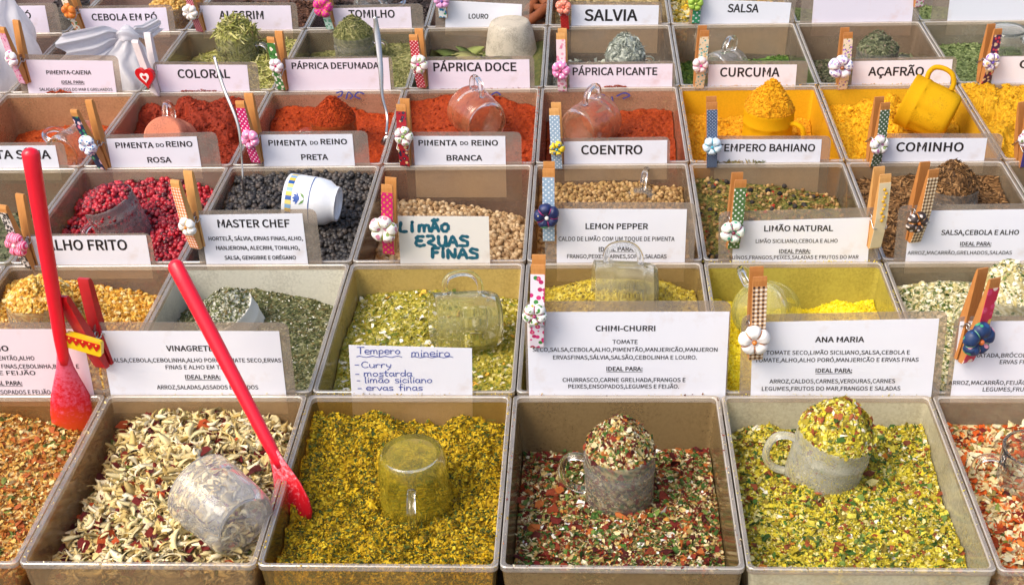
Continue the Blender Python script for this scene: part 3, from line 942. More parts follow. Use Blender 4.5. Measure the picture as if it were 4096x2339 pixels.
def make_peg(label, Y, top, bot, strip, wood=None, flower=None, yaw=0.0, deco=None, spread=1.0, width=0.0102, frayed=True, jawmat=None):
    """top, bot: photo points of the handle end and the gripping end"""
    a, b = on_y(*bot, Y), on_y(*top, Y)
    L = (b - a).length
    zax = (b - a).normalized(); xax = Vector((zax.z, 0, -zax.x))
    M = Matrix((xax, Vector((0, 1, 0)), zax)).transposed().to_4x4(); M.translation = a
    M = M @ Matrix.Rotation(-yaw, 4, 'Z')
    root = empty('clothes_peg', M=M); tag(root, label, 'clothes peg', 'decorated wooden pegs clipped to the name cards')
    wd = jawmat or wood or m_wood()
    hw = width / 2; s = spread * (.95 if yaw > .2 else .72)
    yaw *= .55 if yaw > 0 else .15
    def jaw(sg, dz, x):
        prof = [(-.0009, 0), (-.0011, L * .10), (-.0007, L * .22), (-.0018, L * .34), (-.0030, L * .45), (-.0078 * s, L * .97), (-.0085 * s, L + dz), (-.0104 * s, L + dz), (-.0112 * s, L * .96), (-.0098, L * .45), (-.0085, L * .25), (-.0056, L * .03), (-.0045, 0)]
        mb = MB(); mb.prism([(y * sg, z) for y, z in (prof if sg > 0 else prof[::-1])], -hw + x, hw + x); return mb
    jaw(1, 0, 0).build('front_jaw', wd, root); jaw(-1, .001, .0003).build('back_jaw', wd, root)
    # coil spring
    sp = MB(); pts = []
    zc = L * .40
    for i in range(61):
        t = i / 60; w = t * 2 * PI * 4
        pts.append((-hw * 1.22 + 2.44 * hw * t, .0026 * math.cos(w), zc + .0026 * math.sin(w)))
    sp.tube(pts, .00055, 6)
    for sd in (-1, 1):
        x = sd * hw * 1.22
        sp.tube(curve_pts([(x, -.0026, zc), (x * 1.02, -.0075, zc - .004), (x * .96, -.0104, zc - .0065), (x * .5, -.0107, zc - .0067)], 4), .00055, 6)
        sp.tube(curve_pts([(x, .0026, zc), (x * 1.02, .0075, zc - .004), (x * .96, .0104, zc - .0065), (x * .5, .0107, zc - .0067)], 4), .00055, 6)
    sp.build('spring', M_WIRE, root, True)
    if strip:
        t = .0005
        z1 = L * (.90 if frayed else .98)
        yo = lambda z: -(np.interp(z / L, [0, .03, .25, .45, .96, 1], [.0045, .0056, .0085, .0098, .0112 * s, .0104 * s]))
        zs = [.0008, L * .03, L * .25, L * .45, L * .7, z1]
        poly = [(yo(z) - .0001, z) for z in zs] + [(yo(z) - t - .0001, z) for z in zs[::-1]]
        mb = MB(); mb.prism(poly, -hw * 1.03, hw * 1.03); mb.build('fabric_strip', strip, root)
    if flower:
        fx, fr, fm, th, bd = flower[:5]; lob = flower[5] if len(flower) > 5 else 5
        p = M.inverted() @ on_y(*fx, Y - .012)
        R = fr * (on_y(fx[0] + 10, fx[1], Y - .012) - on_y(fx[0], fx[1], Y - .012)).length / 10
        make_flower(root, (p.x, -.0100 - R * .20, p.z), R, fm, th, bd, random.uniform(0, 1.2), R * .17, lob)
    if deco: deco(root, L, M)
    return root

# ================================================================== THE STALL
# ground and the table the bins stand on
mb = MB(); mb.box((-60, -60, -1.0), (60, 60, -0.93))
m, nt, out = new_mat('paving'); v = coords(nt, 1.0)
principled(nt, out, mixc(nt, noise(nt, v, 3.0, 6), '#6d6760', '#8b847b'), 0.85, bump(nt, noise(nt, v, 40, 4), .4, .01))
tag(mb.build('ground', m), kind='structure')
tb = empty('stall_table', (0, 0.75, -0.93)); tag(tb, 'wooden stall table under the rows of clear spice bins', 'table')
mb = MB(); mb.box((-1.3, -0.80, .793), (1.5, 0.95, .818)); mb.build('table_top', m_plain('#5a4634', .6, 'table_board', var=.12), tb)
for sx, sy in ((-1.2, -.7), (1.4, -.7), (-1.2, .85), (1.4, .85)):
    mb = MB(); mb.box((sx - .03, sy - .03, 0), (sx + .03, sy + .03, .792)); mb.build('leg', m_plain('#4a3828', .6, 'table_board', var=.12), tb)

# ---- palettes (colour, share)
P_ORANGE = [('#c8903c', 4), ('#b06c24', 3), ('#d8b060', 4), ('#8a5420', 2), ('#e2cc90', 3), ('#6d7434', 1), ('#a85c20', 2)]
P_ONION = [('#e6d49c', 5), ('#f0e2ba', 5), ('#dcc484', 4), ('#ccb06c', 3), ('#e2cc92', 3), ('#b09452', 1)]
P_TOMATO = [('#6c1a15', 4), ('#7e2618', 3), ('#a84418', 2), ('#4c1411', 3)]
P_GREEN = [('#5f7430', 3), ('#7d8a3c', 3), ('#4a5f24', 2), ('#93984f', 2)]
P_CURRY = [('#b8940c', 5), ('#cca812', 5), ('#927008', 4), ('#d8bc30', 3), ('#66540e', 3)]
P_DKHERB = [('#39471a', 3), ('#4a5a20', 3), ('#5a6428', 2), ('#2f3814', 1)]
P_CHIMI = [('#d8c694', 5), ('#c2a86a', 4), ('#a88a4c', 3), ('#e6dab6', 2), ('#c08838', 1)]
P_CHIMIR = [('#6a1c14', 4), ('#7c2c18', 3), ('#48140f', 4), ('#a85c26', 2), ('#8a3a1c', 2)]
P_CHIMIG = [('#466a24', 4), ('#34521c', 4), ('#6a8038', 3), ('#56602a', 3)]
P_ANA = [('#c6b42c', 5), ('#d6c848', 5), ('#a89628', 4), ('#ddd288', 3), ('#7c6c22', 3)]
P_CARROT = [('#d4621c', 5), ('#c04e12', 4), ('#dc8840', 2), ('#983a10', 2)]
P_CREAM = [('#e4d098', 4), ('#ece0b4', 4), ('#cdb478', 3), ('#8a7a3c', 1)]
P_GARLIC = [('#dca83e', 4), ('#e8c164', 4), ('#c88c2c', 3), ('#efd594', 2), ('#b87c22', 2)]
P_CHEF = [('#6c7044', 4), ('#86865c', 3), ('#4c5430', 4), ('#a8a47c', 2), ('#74643a', 3), ('#3a4424', 3)]
P_CHEFD = [('#d6d4c0', 3), ('#e4e2d2', 2), ('#b4b49a', 2), ('#6d734c', 2)]
P_LEF = [('#aa9e30', 5), ('#c0b24c', 4), ('#d8cc80', 2), ('#6c7828', 3), ('#968826', 4), ('#ece4c4', 1)]
P_LPEP = [('#c9b234', 4), ('#b89e34', 3), ('#dac960', 3), ('#94803c', 2), ('#5e5226', 1)]
P_LNAT = [('#f0da1c', 5), ('#e6cc14', 4), ('#f6e650', 3), ('#d4b810', 2)]
P_SCA = [('#ddd3a6', 4), ('#f0eace', 4), ('#c4b67c', 3), ('#b8a868', 1)]
P_SCAG = [('#5c7030', 3), ('#3f5a24', 3), ('#7c8a4a', 2)]
P_PINK = [('#a01624', 5), ('#ba2230', 4), ('#74101c', 4), ('#cc4450', 1), ('#4c0c14', 2)]
P_BLACK = [('#2e2a28', 4), ('#3c3632', 3), ('#1e1c1c', 3), ('#4c423a', 2)]
P_WHITE = [('#b99c74', 4), ('#a5865e', 4), ('#8e6e4a', 4), ('#ccb28c', 2)]
P_CORI = [('#a88650', 4), ('#906c3e', 4), ('#b89664', 3), ('#765630', 2)]
P_BAHIA = [('#7a7434', 4), ('#948240', 3), ('#4e5c26', 3), ('#a88c50', 2), ('#5e5028', 2)]
P_CUMIN = [('#866038', 4), ('#644626', 4), ('#a67e50', 3), ('#442e1a', 3)]
P_CAY = [('#b04410', 4), ('#a23c0c', 3), ('#bc521a', 2)]
P_COLORAU = [('#88280c', 4), ('#762008', 3), ('#983210', 2)]
P_DEF = [('#a43806', 4), ('#8e2c05', 3), ('#b2440c', 2)]
P_DOCE = [('#9a3405', 4), ('#882a05', 3), ('#a84008', 2)]
P_PIC = [('#943608', 4), ('#842c06', 3), ('#a4420c', 2)]
P_TURM = [('#d8980e', 4), ('#cc8a08', 3), ('#e4a81c', 2)]
P_ACAF = [('#dca20c', 4), ('#cf9408', 3), ('#e8b41c', 2)]
P_CURRY2 = [('#cc980e', 4), ('#bc8808', 3), ('#dcaa1c', 2)]
P_ROSEM = [('#a0a050', 4), ('#b8b46c', 4), ('#6d7034', 3), ('#d0c888', 3), ('#7c6c40', 1)]
P_THYME = [('#7f7f4a', 4), ('#98945e', 4), ('#606638', 3), ('#aca474', 1)]
P_BAY = [('#6c7a3a', 4), ('#828a4a', 4), ('#566430', 2), ('#98945c', 2)]
P_SAGE = [('#90958a', 4), ('#acb2a2', 4), ('#6c7266', 3), ('#c6cabc', 2)]
P_PARS = [('#4c6e2a', 4), ('#5f8036', 4), ('#38541e', 3), ('#86984e', 1)]
P_OREG = [('#62684a', 4), ('#7c7e5e', 4), ('#484c36', 3), ('#8a7c68', 1)]
P_HERB = [('#6e7e4a', 4), ('#8c9864', 4), ('#506036', 3)]
P_MUST = [('#c99c4c', 4), ('#dcb468', 4), ('#b4823a', 2)]
P_CLOVE = [('#5c3c2c', 4), ('#452c20', 4), ('#74503c', 2)]
P_ANISE = [('#3a3030', 4), ('#504440', 3), ('#241e1e', 3)]
P_FENN = [('#b09a68', 4), ('#988454', 3), ('#c4b284', 2)]
P_CHAM = [('#c8b44c', 3), ('#e8dfb0', 3), ('#8c8a3c', 3)]

L_ORANGE = [('chip', 5000, .0024, P_ORANGE, .6, .7), ('fleck', 5000, .0011, P_ORANGE, .6), ('chunk', 260, .0036, [('#a5562a', 3), ('#b8682e', 2), ('#d8b070', 1)], .5), ('chip', 160, .003, P_GREEN, .4)]
L_ONION = [('strip', 1000, .0085, P_ONION, .6, .6), ('strip', 800, .0058, P_ONION, .6, .6), ('strip', 700, .0070, P_ONION, .7, .9), ('chip', 900, .0048, P_ONION, .6, .8), ('fleck', 2500, .0016, P_ONION, .6, .3), ('chip', 470, .0050, P_TOMATO, .6, 1.0), ('strip', 200, .005, P_GREEN, .5, .5), ('chip', 220, .003, P_GREEN, .5, .6)]
L_CURRY = [('chunk', 9500, .0012, P_CURRY, .8, 1.3), ('rock', 4500, .0010, P_CURRY, .5, 1.4), ('chunk', 700, .0021, P_CURRY, .8, .9), ('fleck', 5600, .0013, P_DKHERB, .5, 1.2), ('needle', 1300, .0030, P_DKHERB, .35, 1.2)]
L_CHIMI = [('fleck', 6000, .0008, P_CHIMI + P_CHIMIR + P_CHIMIG, .6, .6), ('chip', 2600, .0021, P_CHIMI, .6, .7), ('fleck', 3200, .0011, P_CHIMI, .6), ('fleck', 2600, .0013, P_CHIMIR, .6), ('chip', 1600, .0023, P_CHIMIR, .6, .6), ('chip', 380, .0042, P_CHIMIR, .5, .6), ('chip', 1900, .0024, P_CHIMIG, .55, .7), ('needle', 500, .004, P_CHIMIG, .3), ('chip', 90, .0034, [('#f1ece0', 1)], .5)]
L_ANA = [('rock', 9000, .0007, P_ANA, .6, 1.2), ('fleck', 6500, .0013, P_ANA, .6, .7), ('rock', 4500, .0011, P_ANA, .5, .8), ('chip', 1300, .0030, P_ANA, .6, .7), ('chip', 1100, .0026, P_CHIMIG, .55, .7), ('fleck', 2600, .0012, P_CHIMIG, .6, .9), ('chip', 620, .0032, [('#8a4422', 3), ('#a05a30', 2), ('#6e3a22', 2), ('#c97a24', 1)], .5), ('chip', 160, .0028, [('#f2ead0', 1)], .5), ('needle', 350, .0042, P_CHIMIG, .3)]
L_CARROT = [('chip', 2400, .0034, P_CREAM, .6, .8), ('chunk', 1300, .0031, P_CARROT, .6, .9), ('chip', 420, .0040, P_TOMATO, .5), ('chip', 420, .0028, P_GREEN, .5), ('fleck', 2500, .0013, P_CREAM, .5)]
L_GARLIC = [('rock', 5200, .0020, P_GARLIC, .5, .8), ('rock', 2600, .0012, P_GARLIC, .5, .8)]
L_CHEF = [('fleck', 7000, .0014, P_CHEF, .5), ('needle', 1600, .0036, P_CHEF, .35), ('fleck', 1500, .0012, P_CHEFD, .5)]
L_LEF = [('chip', 3600, .0021, P_LEF, .5), ('fleck', 6500, .0011, P_LEF, .55), ('chip', 130, .0036, [('#f3eedb', 3), ('#e8b040', 1)], .5), ('needle', 800, .003, P_GREEN, .35)]
L_LPEP = [('fleck', 6500, .0011, P_LPEP, .6), ('rock', 5200, .0009, P_LPEP, .6, .9)]
L_LNAT = [('rock', 4200, .0008, P_LNAT, .6, .8), ('fleck', 2200, .0013, P_LNAT, .6)]
L_SCA = [('chip', 4200, .0024, P_SCA, .5), ('chip', 1700, .0020, P_SCAG, .5), ('needle', 500, .004, P_SCAG, .3), ('fleck', 2600, .0012, P_SCA, .5)]
L_PINK = [('berry', 2500, .0027, P_PINK, .5, .9), ('fleck', 160, .0026, [('#6a5a34', 1), ('#4c1418', 1)], .5)]
L_BLACK = [('berry', 2500, .0030, P_BLACK, .5, .9)]
L_WHITE = [('berry', 2400, .0028, P_WHITE, .5, .9)]
L_CORI = [('berry', 3200, .0023, P_CORI, .5, .9)]
L_BAHIA = [('twig', 3000, .0036, P_BAHIA, .4), ('fleck', 3000, .0015, P_BAHIA, .5), ('berry', 420, .0021, P_CORI, .5, 1.2), ('berry', 90, .0026, P_BLACK, .5, 1.2), ('chip', 150, .0028, [('#a83020', 2), ('#d08030', 1)], .5)]
L_CUMIN = [('seed', 3600, .0036, P_CUMIN, .4, .8)]
L_ROSEM = [('twig', 2600, .0064, P_ROSEM, .4, .7)]
L_THYME = [('twig', 4200, .0034, P_THYME, .45, .8)]
L_BAY = [('leaf', 130, .024, P_BAY, .38, .5)]
L_SAGE = [('chip', 1500, .0040, P_SAGE, .6, .8), ('needle', 1500, .005, P_SAGE, .5, .7)]
L_PARS = [('chip', 4200, .0022, P_PARS, .5, .8), ('needle', 700, .004, P_PARS, .3)]
L_OREG = [('fleck', 4200, .0021, P_OREG, .5, .8), ('needle', 1700, .0036, P_OREG, .4)]
L_HERB = [('fleck', 4600, .0020, P_HERB, .5, .8), ('needle', 1200, .0036, P_HERB, .4)]
def powder(p): return [('rock', 1500, .0008, p, .5, .5), ('rock', 160, .0022, p, .5, .3)]
def clumpy(p): return [('rock', 3800, .0009, p, .5, .7), ('rock', 420, .0020, p, .5, .2), ('rock', 50, .0036, p, .5, -.2)]
def few(layers, k, ks=1.0): return [(l[0], max(3, int(l[1] * k)), l[2] * ks) + tuple(l[3:]) for l in layers]

MUGL = {}
# (row, column, what, wall dust, dust amount, net, layers, base, options)
F3 = lambda a, b, c: [a, b, c]
BINS = [
 (0, -3, 'orange flaked seasoning, left end of the front row', '#b98a58', .30, [[-.036, -.028, -.026], [-.030, -.024, -.028], [-.018, -.016, -.036]], L_ORANGE, P_ORANGE, dict(front=True)),
 (0, -2, 'dried onion slices with red tomato bits', '#b89c74', .34, [[-.032, -.024, -.022], [-.036, -.010, -.024], [-.032, -.012, -.034]], L_ONION, P_ONION, dict(front=True, bumps=((22, .003),), base=[('#b9a878', 2), ('#8f7a50', 2), ('#7d5a3a', 1)])),
 (0, -1, 'crumbly yellow curry seasoning', '#c0a25a', .22, [[-.028, -.026, -.030], [-.018, -.028, -.034], [-.012, -.018, -.024]], L_CURRY, P_CURRY, dict(front=True, bumps=((45, .005), (140, .003)), grid=110, mounds=((.10, .33, -.010, .020), (.52, .42, -.006, .03)))),
 (0, 0, 'red, green and cream chimichurri flakes', '#8f7852', .58, [[-.036, -.032, -.038], [-.040, -.038, -.042], [-.050, -.047, -.044]], L_CHIMI, P_CHIMI, dict(front=True, bumps=((30, .002),), base=P_CHIMIR + P_CHIMIG + P_CHIMI)),
 (0, 1, 'bright yellow and green vegetable seasoning', '#d8d2b4', .52, [[-.030, -.024, -.028], [-.030, -.028, -.030], [-.028, -.026, -.024]], L_ANA, P_ANA, dict(front=True, bumps=((34, .004), (110, .002)))),
 (0, 2, 'orange carrot cubes and cream flakes, right end of the front row', '#b9a890', .34, [[-.032, -.028, -.030], [-.028, -.026, -.026], [-.024, -.024, -.024]], L_CARROT, P_CARROT, dict(front=True, base=P_CARROT + P_CREAM)),
 (1, -4, 'dark green herbs, left edge of the second row', '#8f8468', .4, [[-.05] * 3, [-.045] * 3, [-.04] * 3], few(L_OREG, .5), P_OREG, {}),
 (1, -3, 'golden fried garlic granules', '#b9a898', .26, [[-.040, -.036, -.036], [-.024, -.026, -.034], [-.012, -.018, -.032]], L_GARLIC, P_GARLIC, dict(bumps=((30, .003),), rough=.6)),
 (1, -2, 'grey-green dusty herb mix', '#dedccb', .66, [[-.032, -.032, -.036], [-.026, -.022, -.034], [-.040, -.026, -.046]], L_CHEF, P_CHEF, dict(bumps=((26, .003),))),
 (1, -1, 'pale yellow-green lemon herb flakes', '#cdb46a', .60, [[-.036, -.040, -.046], [-.026, -.030, -.038], [-.036, -.024, -.036]], L_LEF, P_LEF, dict(bumps=((28, .003),), tint='#ecdcb0')),
 (1, 0, 'speckled yellow lemon pepper grains', '#b9a066', .38, [[-.046, -.04, -.044], [-.030, -.030, -.032], [-.026, -.013, -.026]], L_LPEP, P_LPEP, dict(bumps=((30, .002),))),
 (1, 1, 'vivid lemon-yellow powder', '#cfc25a', .52, [[-.030, -.034, -.040], [-.036, -.032, -.046], [-.038, -.044, -.034]], L_LNAT, P_LNAT, dict(bumps=((34, .005), (90, .0025)), grid=150, mounds=((.9, .9, .010, .02), (.45, .75, .006, .03)))),
 (1, 2, 'cream and green onion flakes, right of the lemon-yellow powder', '#a39a84', .36, [[-.036, -.036, -.03], [-.026, -.022, -.02], [-.024, -.018, -.02]], L_SCA, P_SCA, dict(base=P_SCAG + P_SCA)),
 (2, -4, 'dark green ground herb, left end of the third row', '#9c907c', .34, [[-.05] * 3, [-.05] * 3, [-.05] * 3], few(L_OREG, .4), P_OREG, {}),
 (2, -3, 'red pink-pepper berries', '#b9aaa0', .28, [[-.040, -.036, -.036], [-.028, -.022, -.028], [-.026, -.014, -.030]], L_PINK, P_PINK, dict(base=[('#5c1018', 1), ('#7c1420', 1)], bumps=((26, .003),), rough=.35, spec=.5, bs=.15, mounds=((.36, .5, -.012, .035),))),
 (2, -2, 'black peppercorns', '#b0a89c', .28, [[-.036, -.036, -.040], [-.022, -.022, -.028], [-.012, -.005, -.010]], L_BLACK, P_BLACK, dict(base=[('#1a1817', 1)], bumps=((26, .003),), rough=.42, bs=.5, spec=.6)),
 (2, -1, 'beige white-pepper corns', '#b0a094', .18, [[-.050, -.052, -.056], [-.040, -.044, -.050], [-.038, -.044, -.058]], L_WHITE, P_WHITE, dict(base=P_WHITE, rough=.6)),
 (2, 0, 'light brown coriander seeds', '#b0a08c', .24, [[-.04] * 3, [-.028, -.026, -.03], [-.022, -.021, -.025]], L_CORI, P_CORI, dict(base=P_CORI, rough=.6)),
 (2, 1, 'mixed green and brown herbs with whole seeds', '#aca08c', .24, [[-.030, -.04, -.05], [-.022, -.030, -.038], [-.016, -.024, -.036]], L_BAHIA, P_BAHIA, {}),
 (2, 2, 'brown cumin seeds', '#a89a84', .36, [[-.036, -.04, -.04], [-.026, -.026, -.028], [-.018, -.015, -.016]], L_CUMIN, P_CUMIN, {}),
 (2, 3, 'green dried herbs, right end of the third row', '#a39a84', .36, [[-.04] * 3, [-.03] * 3, [-.028] * 3], few(L_OREG, .5), P_OREG, {}),
 (3, -5, 'pale orange powder, cut off by the left edge', '#c8a58c', .34, [[-.06] * 3, [-.06] * 3, [-.06] * 3], few(powder(P_CAY), .5), P_CAY, dict(grid=60)),
 (3, -4, 'orange cayenne powder', '#cf9c74', .46, [[-.066, -.056, -.05], [-.060, -.046, -.046], [-.054, -.040, -.044]], powder(P_CAY), P_CAY, dict(grid=120, bumps=((30, .004),), mounds=((.42, .85, .006, .02),))),
 (3, -3, 'dark red annatto powder in broken lumps', '#c8a090', .36, [[-.040, -.046, -.05], [-.034, -.040, -.034], [-.022, -.012, -.022]], clumpy(P_COLORAU), P_COLORAU, dict(grid=190, bumps=((34, .005), (170, .0014)), cliff=.007, mounds=((.33, .86, .012, .016), (.82, .55, .012, .026)))),
 (3, -2, 'orange smoked paprika powder', '#cf9a80', .42, [[-.050, -.050, -.044], [-.046, -.046, -.038], [-.022, -.020, -.030]], powder(P_DEF), P_DEF, dict(grid=170, bumps=((30, .003), (150, .0009)), mounds=((.78, .6, .016, .034), (.1, .8, .008, .025)))),
 (3, -1, 'deep orange sweet paprika powder', '#c8987c', .42, [[-.046, -.050, -.050], [-.030, -.040, -.040], [-.012, -.006, -.024]], powder(P_DOCE), P_DOCE, dict(grid=150, bumps=((40, .003), (120, .001)))),
 (3, 0, 'rust-red hot paprika powder', '#c8987c', .42, [[-.050, -.052, -.050], [-.048, -.044, -.040], [-.040, -.026, -.028]], powder(P_PIC), P_PIC, dict(grid=180, bumps=((36, .003), (150, .0010)), mounds=((.62, .7, .010, .030),))),
 (3, 1, 'golden yellow turmeric powder', '#e0a820', .84, [[-.050, -.050, -.05], [-.038, -.040, -.046], [-.030, -.036, -.042]], clumpy(P_TURM), P_TURM, dict(grid=190, bumps=((36, .004), (170, .0014)), cliff=.003, tint='#e8c468')),
 (3, 2, 'lumpy golden saffron-coloured powder', '#dfae28', .80, [[-.044, -.046, -.05], [-.032, -.034, -.038], [-.018, -.016, -.02]], clumpy(P_ACAF), P_ACAF, dict(grid=190, bumps=((36, .005), (170, .0016)), cliff=.004, tint='#e8c870')),
 (3, 3, 'clumpy mustard-yellow curry powder', '#cfae60', .5, [[-.036, -.03, -.03], [-.022, -.014, -.012], [-.010, -.006, -.005]], clumpy(P_CURRY2), P_CURRY2, dict(grid=190, bumps=((40, .006), (170, .0016)), cliff=.006)),
 (4, -5, 'a knotted white plastic bag, left end of the fifth row', '#b9a8a4', .28, None, None, None, {}),
 (4, -4, 'a tied white plastic bag beside the rosemary', '#b9a8a0', .28, None, None, None, {}),
 (4, -3, 'dried rosemary needles', '#a39c84', .34, [[-.05, -.04, -.03], [-.046, -.034, -.024], [-.036, -.014, -.013]], L_ROSEM, P_ROSEM, {}),
 (4, -2, 'dried thyme', '#a39c84', .34, [[-.05, -.040, -.036], [-.042, -.034, -.026], [-.033, -.022, -.018]], L_THYME, P_THYME, {}),
 (4, -1, 'bay leaves', '#a89c8c', .34, [[-.05] * 3, [-.036, -.040, -.034], [-.028, -.030, -.018]], L_BAY, P_BAY, dict(base=[('#4c5228', 1), ('#5c5c30', 1)])),
 (4, 0, 'grey-green dried sage', '#aca49c', .22, [[-.050, -.055, -.055], [-.046, -.050, -.052], [-.046, -.048, -.049]], L_SAGE, P_SAGE, dict(base=P_SAGE)),
 (4, 1, 'bright green dried parsley', '#aca498', .24, [[-.05] * 3, [-.048, -.050, -.046], [-.050, -.048, -.043]], L_PARS, P_PARS, {}),
 (4, 2, 'dark grey-green dried herb without a printed name', '#a3907c', .40, [[-.044, -.056, -.056], [-.044, -.052, -.05], [-.049, -.046, -.042]], L_OREG, P_OREG, {}),
 (4, 3, 'pale green herb under the large blank card', '#a8a494', .36, [[-.04] * 3, [-.032] * 3, [-.029, -.028, -.028]], L_HERB, P_HERB, {}),
 (5, -6, 'black seeds in the far left corner', '#b9a4ac', .3, [[-.05] * 3, [-.045] * 3, [-.04] * 3], few(L_BLACK, .4), P_BLACK, {}),
 (5, -5, 'dark seeds at the far left of the back row', '#b9a4ac', .3, [[-.05] * 3, [-.045] * 3, [-.04] * 3], few(L_CUMIN, .5), P_ANISE, {}),
 (5, -4, 'yellow mustard seeds', '#b9a0a4', .3, [[-.05] * 3, [-.05] * 3, [-.045] * 3], few(L_CORI, .6), P_MUST, {}),
 (5, -3, 'dark brown cloves', '#a8949c', .3, [[-.05, -.03, -.022], [-.04, -.026, -.02], [-.03] * 3], [('twig', 1500, .0062, P_CLOVE, .5, .6), ('berry', 500, .0022, P_CLOVE, .5, 1)], P_CLOVE, {}),
 (5, -2, 'black seeds behind the thyme', '#a8949c', .3, [[-.04, -.03, -.024], [-.04, -.03, -.03], [-.03] * 3], [('chip', 2000, .0040, P_ANISE, .5, .8)], P_ANISE, {}),
 (5, -1, 'rolled cinnamon sticks', '#a8989c', .3, [[-.06] * 3, [-.06] * 3, [-.06] * 3], few(L_CUMIN, .25), P_CLOVE, {}),
 (5, 0, 'beige fennel seeds', '#a89c94', .3, [[-.036, -.03, -.028], [-.03] * 3, [-.03] * 3], few(L_CUMIN, .7), P_FENN, dict(pal=P_FENN)),
 (5, 1, 'yellow and white chamomile flowers', '#a89c90', .3, [[-.034, -.03, -.03], [-.03] * 3, [-.03] * 3], [('chip', 1500, .0046, P_CHAM, .5, .8), ('berry', 350, .003, [('#d8b030', 1)], .5, 1)], P_CHAM, {}),
 (5, 2, 'dried leaves hidden behind the blank card', '#b0a4a4', .4, [[-.05] * 3, [-.05] * 3, [-.05] * 3], few(L_HERB, .3), P_HERB, {}),
 (5, 3, 'herbs at the far right of the back row', '#b0a8a8', .4, [[-.05] * 3, [-.05] * 3, [-.05] * 3], few(L_HERB, .3), P_HERB, {}),
]
BIN = {}
for r, c, what, dust, amt, net, layers, base, opt in BINS:
    b = Bin(r, c); BIN[(r, c)] = b; opt = dict(opt)
    tint = opt.pop('tint', '#f2e6d3')
    make_bin(b, dust, amt, 'clear plastic bin holding ' + what, tint)
    if net is None: continue
    pal = opt.pop('pal', None); base = opt.pop('base', base)
    if pal: layers = [(l[0], l[1], l[2], pal) + tuple(l[4:]) for l in layers]
    if r >= 3 and base is not None and 'bumps' not in opt: opt['bumps'] = ((28, .002),)
    make_heap(b, net, layers, base, 'loose heap of ' + what, **opt)

# ---- tied white bags
def m_film():
    m, nt, out = new_mat('white_plastic_film'); v = coords(nt)
    p = principled(nt, None, '#f8f5f6', .30, bump(nt, noise(nt, v, 55, 4), .5, .004), Subsurface_Weight=0.0)
    tl = N(nt, 'BsdfTranslucent'); tl.inputs[0].default_value = (.85, .82, .84, 1)
    ms = N(nt, 'MixShader'); ms.inputs[0].default_value = .5
    nt.links.new(p.outputs[0], ms.inputs[1]); nt.links.new(tl.outputs[0], ms.inputs[2]); nt.links.new(ms.outputs[0], out.inputs[0])
    return m
FILM = m_film()
def crumple(path, radii, flat, name, parent, amp=.18, n=56, seed=0.0, folds=7):
    pts = curve_pts(path, 8); m_ = len(pts); rr = np.interp(np.linspace(0, 1, m_), np.linspace(0, 1, len(radii)), radii)
    V = []; F = []; prev = Vector((0, 0.2, 1))
    for i, p in enumerate(pts):
        t = (pts[min(i + 1, m_ - 1)] - pts[max(i - 1, 0)]).normalized()
        a = (prev - t * prev.dot(t)).normalized(); b2 = t.cross(a)
        for k in range(n):
            w = 2 * PI * k / n
            q = 1 + amp * math.sin(folds * w + seed + i * .06) * .6 + amp * float(fbm(np.array(3 * math.cos(w) + seed * 3 + 9), np.array(3 * math.sin(w) + i * .12 + 5), 3)) * .8
            V.append(p + (a * math.sin(w) * flat + b2 * math.cos(w)) * rr[i] * q)
    for i in range(m_ - 1):
        for k in range(n):
            F.append((i * n + k, i * n + (k + 1) % n, (i + 1) * n + (k + 1) % n, (i + 1) * n + k))
    F.append(tuple(range(n))[::-1]); q0 = (m_ - 1) * n; F.append(tuple(range(q0, q0 + n)))
    return mesh_obj(name, V, F, FILM, parent, True)
def white_bag(label, base, neck, ears, r0):
    root = empty('plastic_bag', base); tag(root, label, 'plastic bag')
    B = Vector(base); lo = lambda p: Vector(p) - B
    nk = lo(neck)
    crumple([(0, 0, 0), (0, 0, nk.z * .25), nk * .62 + Vector((0, 0, 0)), nk * .88, nk], [r0 * .9, r0, r0 * .80, r0 * .36, r0 * .17], .9, 'bag_body', root, .16, 72, 1.3, 9)
    for e, (tip, mid, wd) in enumerate(ears):
        pts = curve_pts([nk + Vector((0, 0, -.004)), nk * .5 + lo(mid) * .5 + Vector((0, 0, .003)), lo(mid), lo(tip)], 9)
        n, m_ = len(pts), 25; V = []; F = []
        ax = (lo(tip) - nk).normalized(); sd = Vector((0, 0.45, 1)); sd = (sd - ax * sd.dot(ax)).normalized(); nn = ax.cross(sd)
        for side in (1, -1):
            for i, p in enumerate(pts):
                t = i / (n - 1); w = wd * (.30 + 1.25 * math.sin(PI * min(1, t * .62 + .05)) ** 1.2)
                for k in range(m_):
                    q = 2 * k / (m_ - 1) - 1
                    fold = .30 * wd * math.sin(q * 8.5 + e * 2 + t * 2.0) * (1 - .35 * t) + .12 * wd * math.sin(q * 19 + t * 5)
                    edge = ax * (wd * .45 * math.sin(q * 5 + e) * t ** 3)
                    V.append(p + sd * (q * w) + nn * (fold + side * .00035) + edge)
        c0 = n * m_
        for s_ in (0, 1):
            for i in range(n - 1):
                for k in range(m_ - 1):
                    a_ = s_ * c0 + i * m_ + k; f = (a_, a_ + 1, a_ + m_ + 1, a_ + m_)
                    F.append(f if s_ else f[::-1])
        mesh_obj('tied_end', V, F, FILM, root, True)
    crumple([nk + Vector((-.012, -.004, -.004)), nk + Vector((0, -.006, .004)), nk + Vector((.013, -.003, -.003))], [.006, .013, .007], .8, 'knot', root, .25, 40, 4.2, 5)
white_bag('white plastic bag tied in a knot, beside the rosemary bin', (-.552, .955, -.104), tuple(on_y(318, 92, .985)), [(tuple(on_y(150, 122, .93)), tuple(on_y(235, 108, .95)), .0125), (tuple(on_y(398, 58, 1.03)), tuple(on_y(362, 80, 1.01)), .0065)], .068)
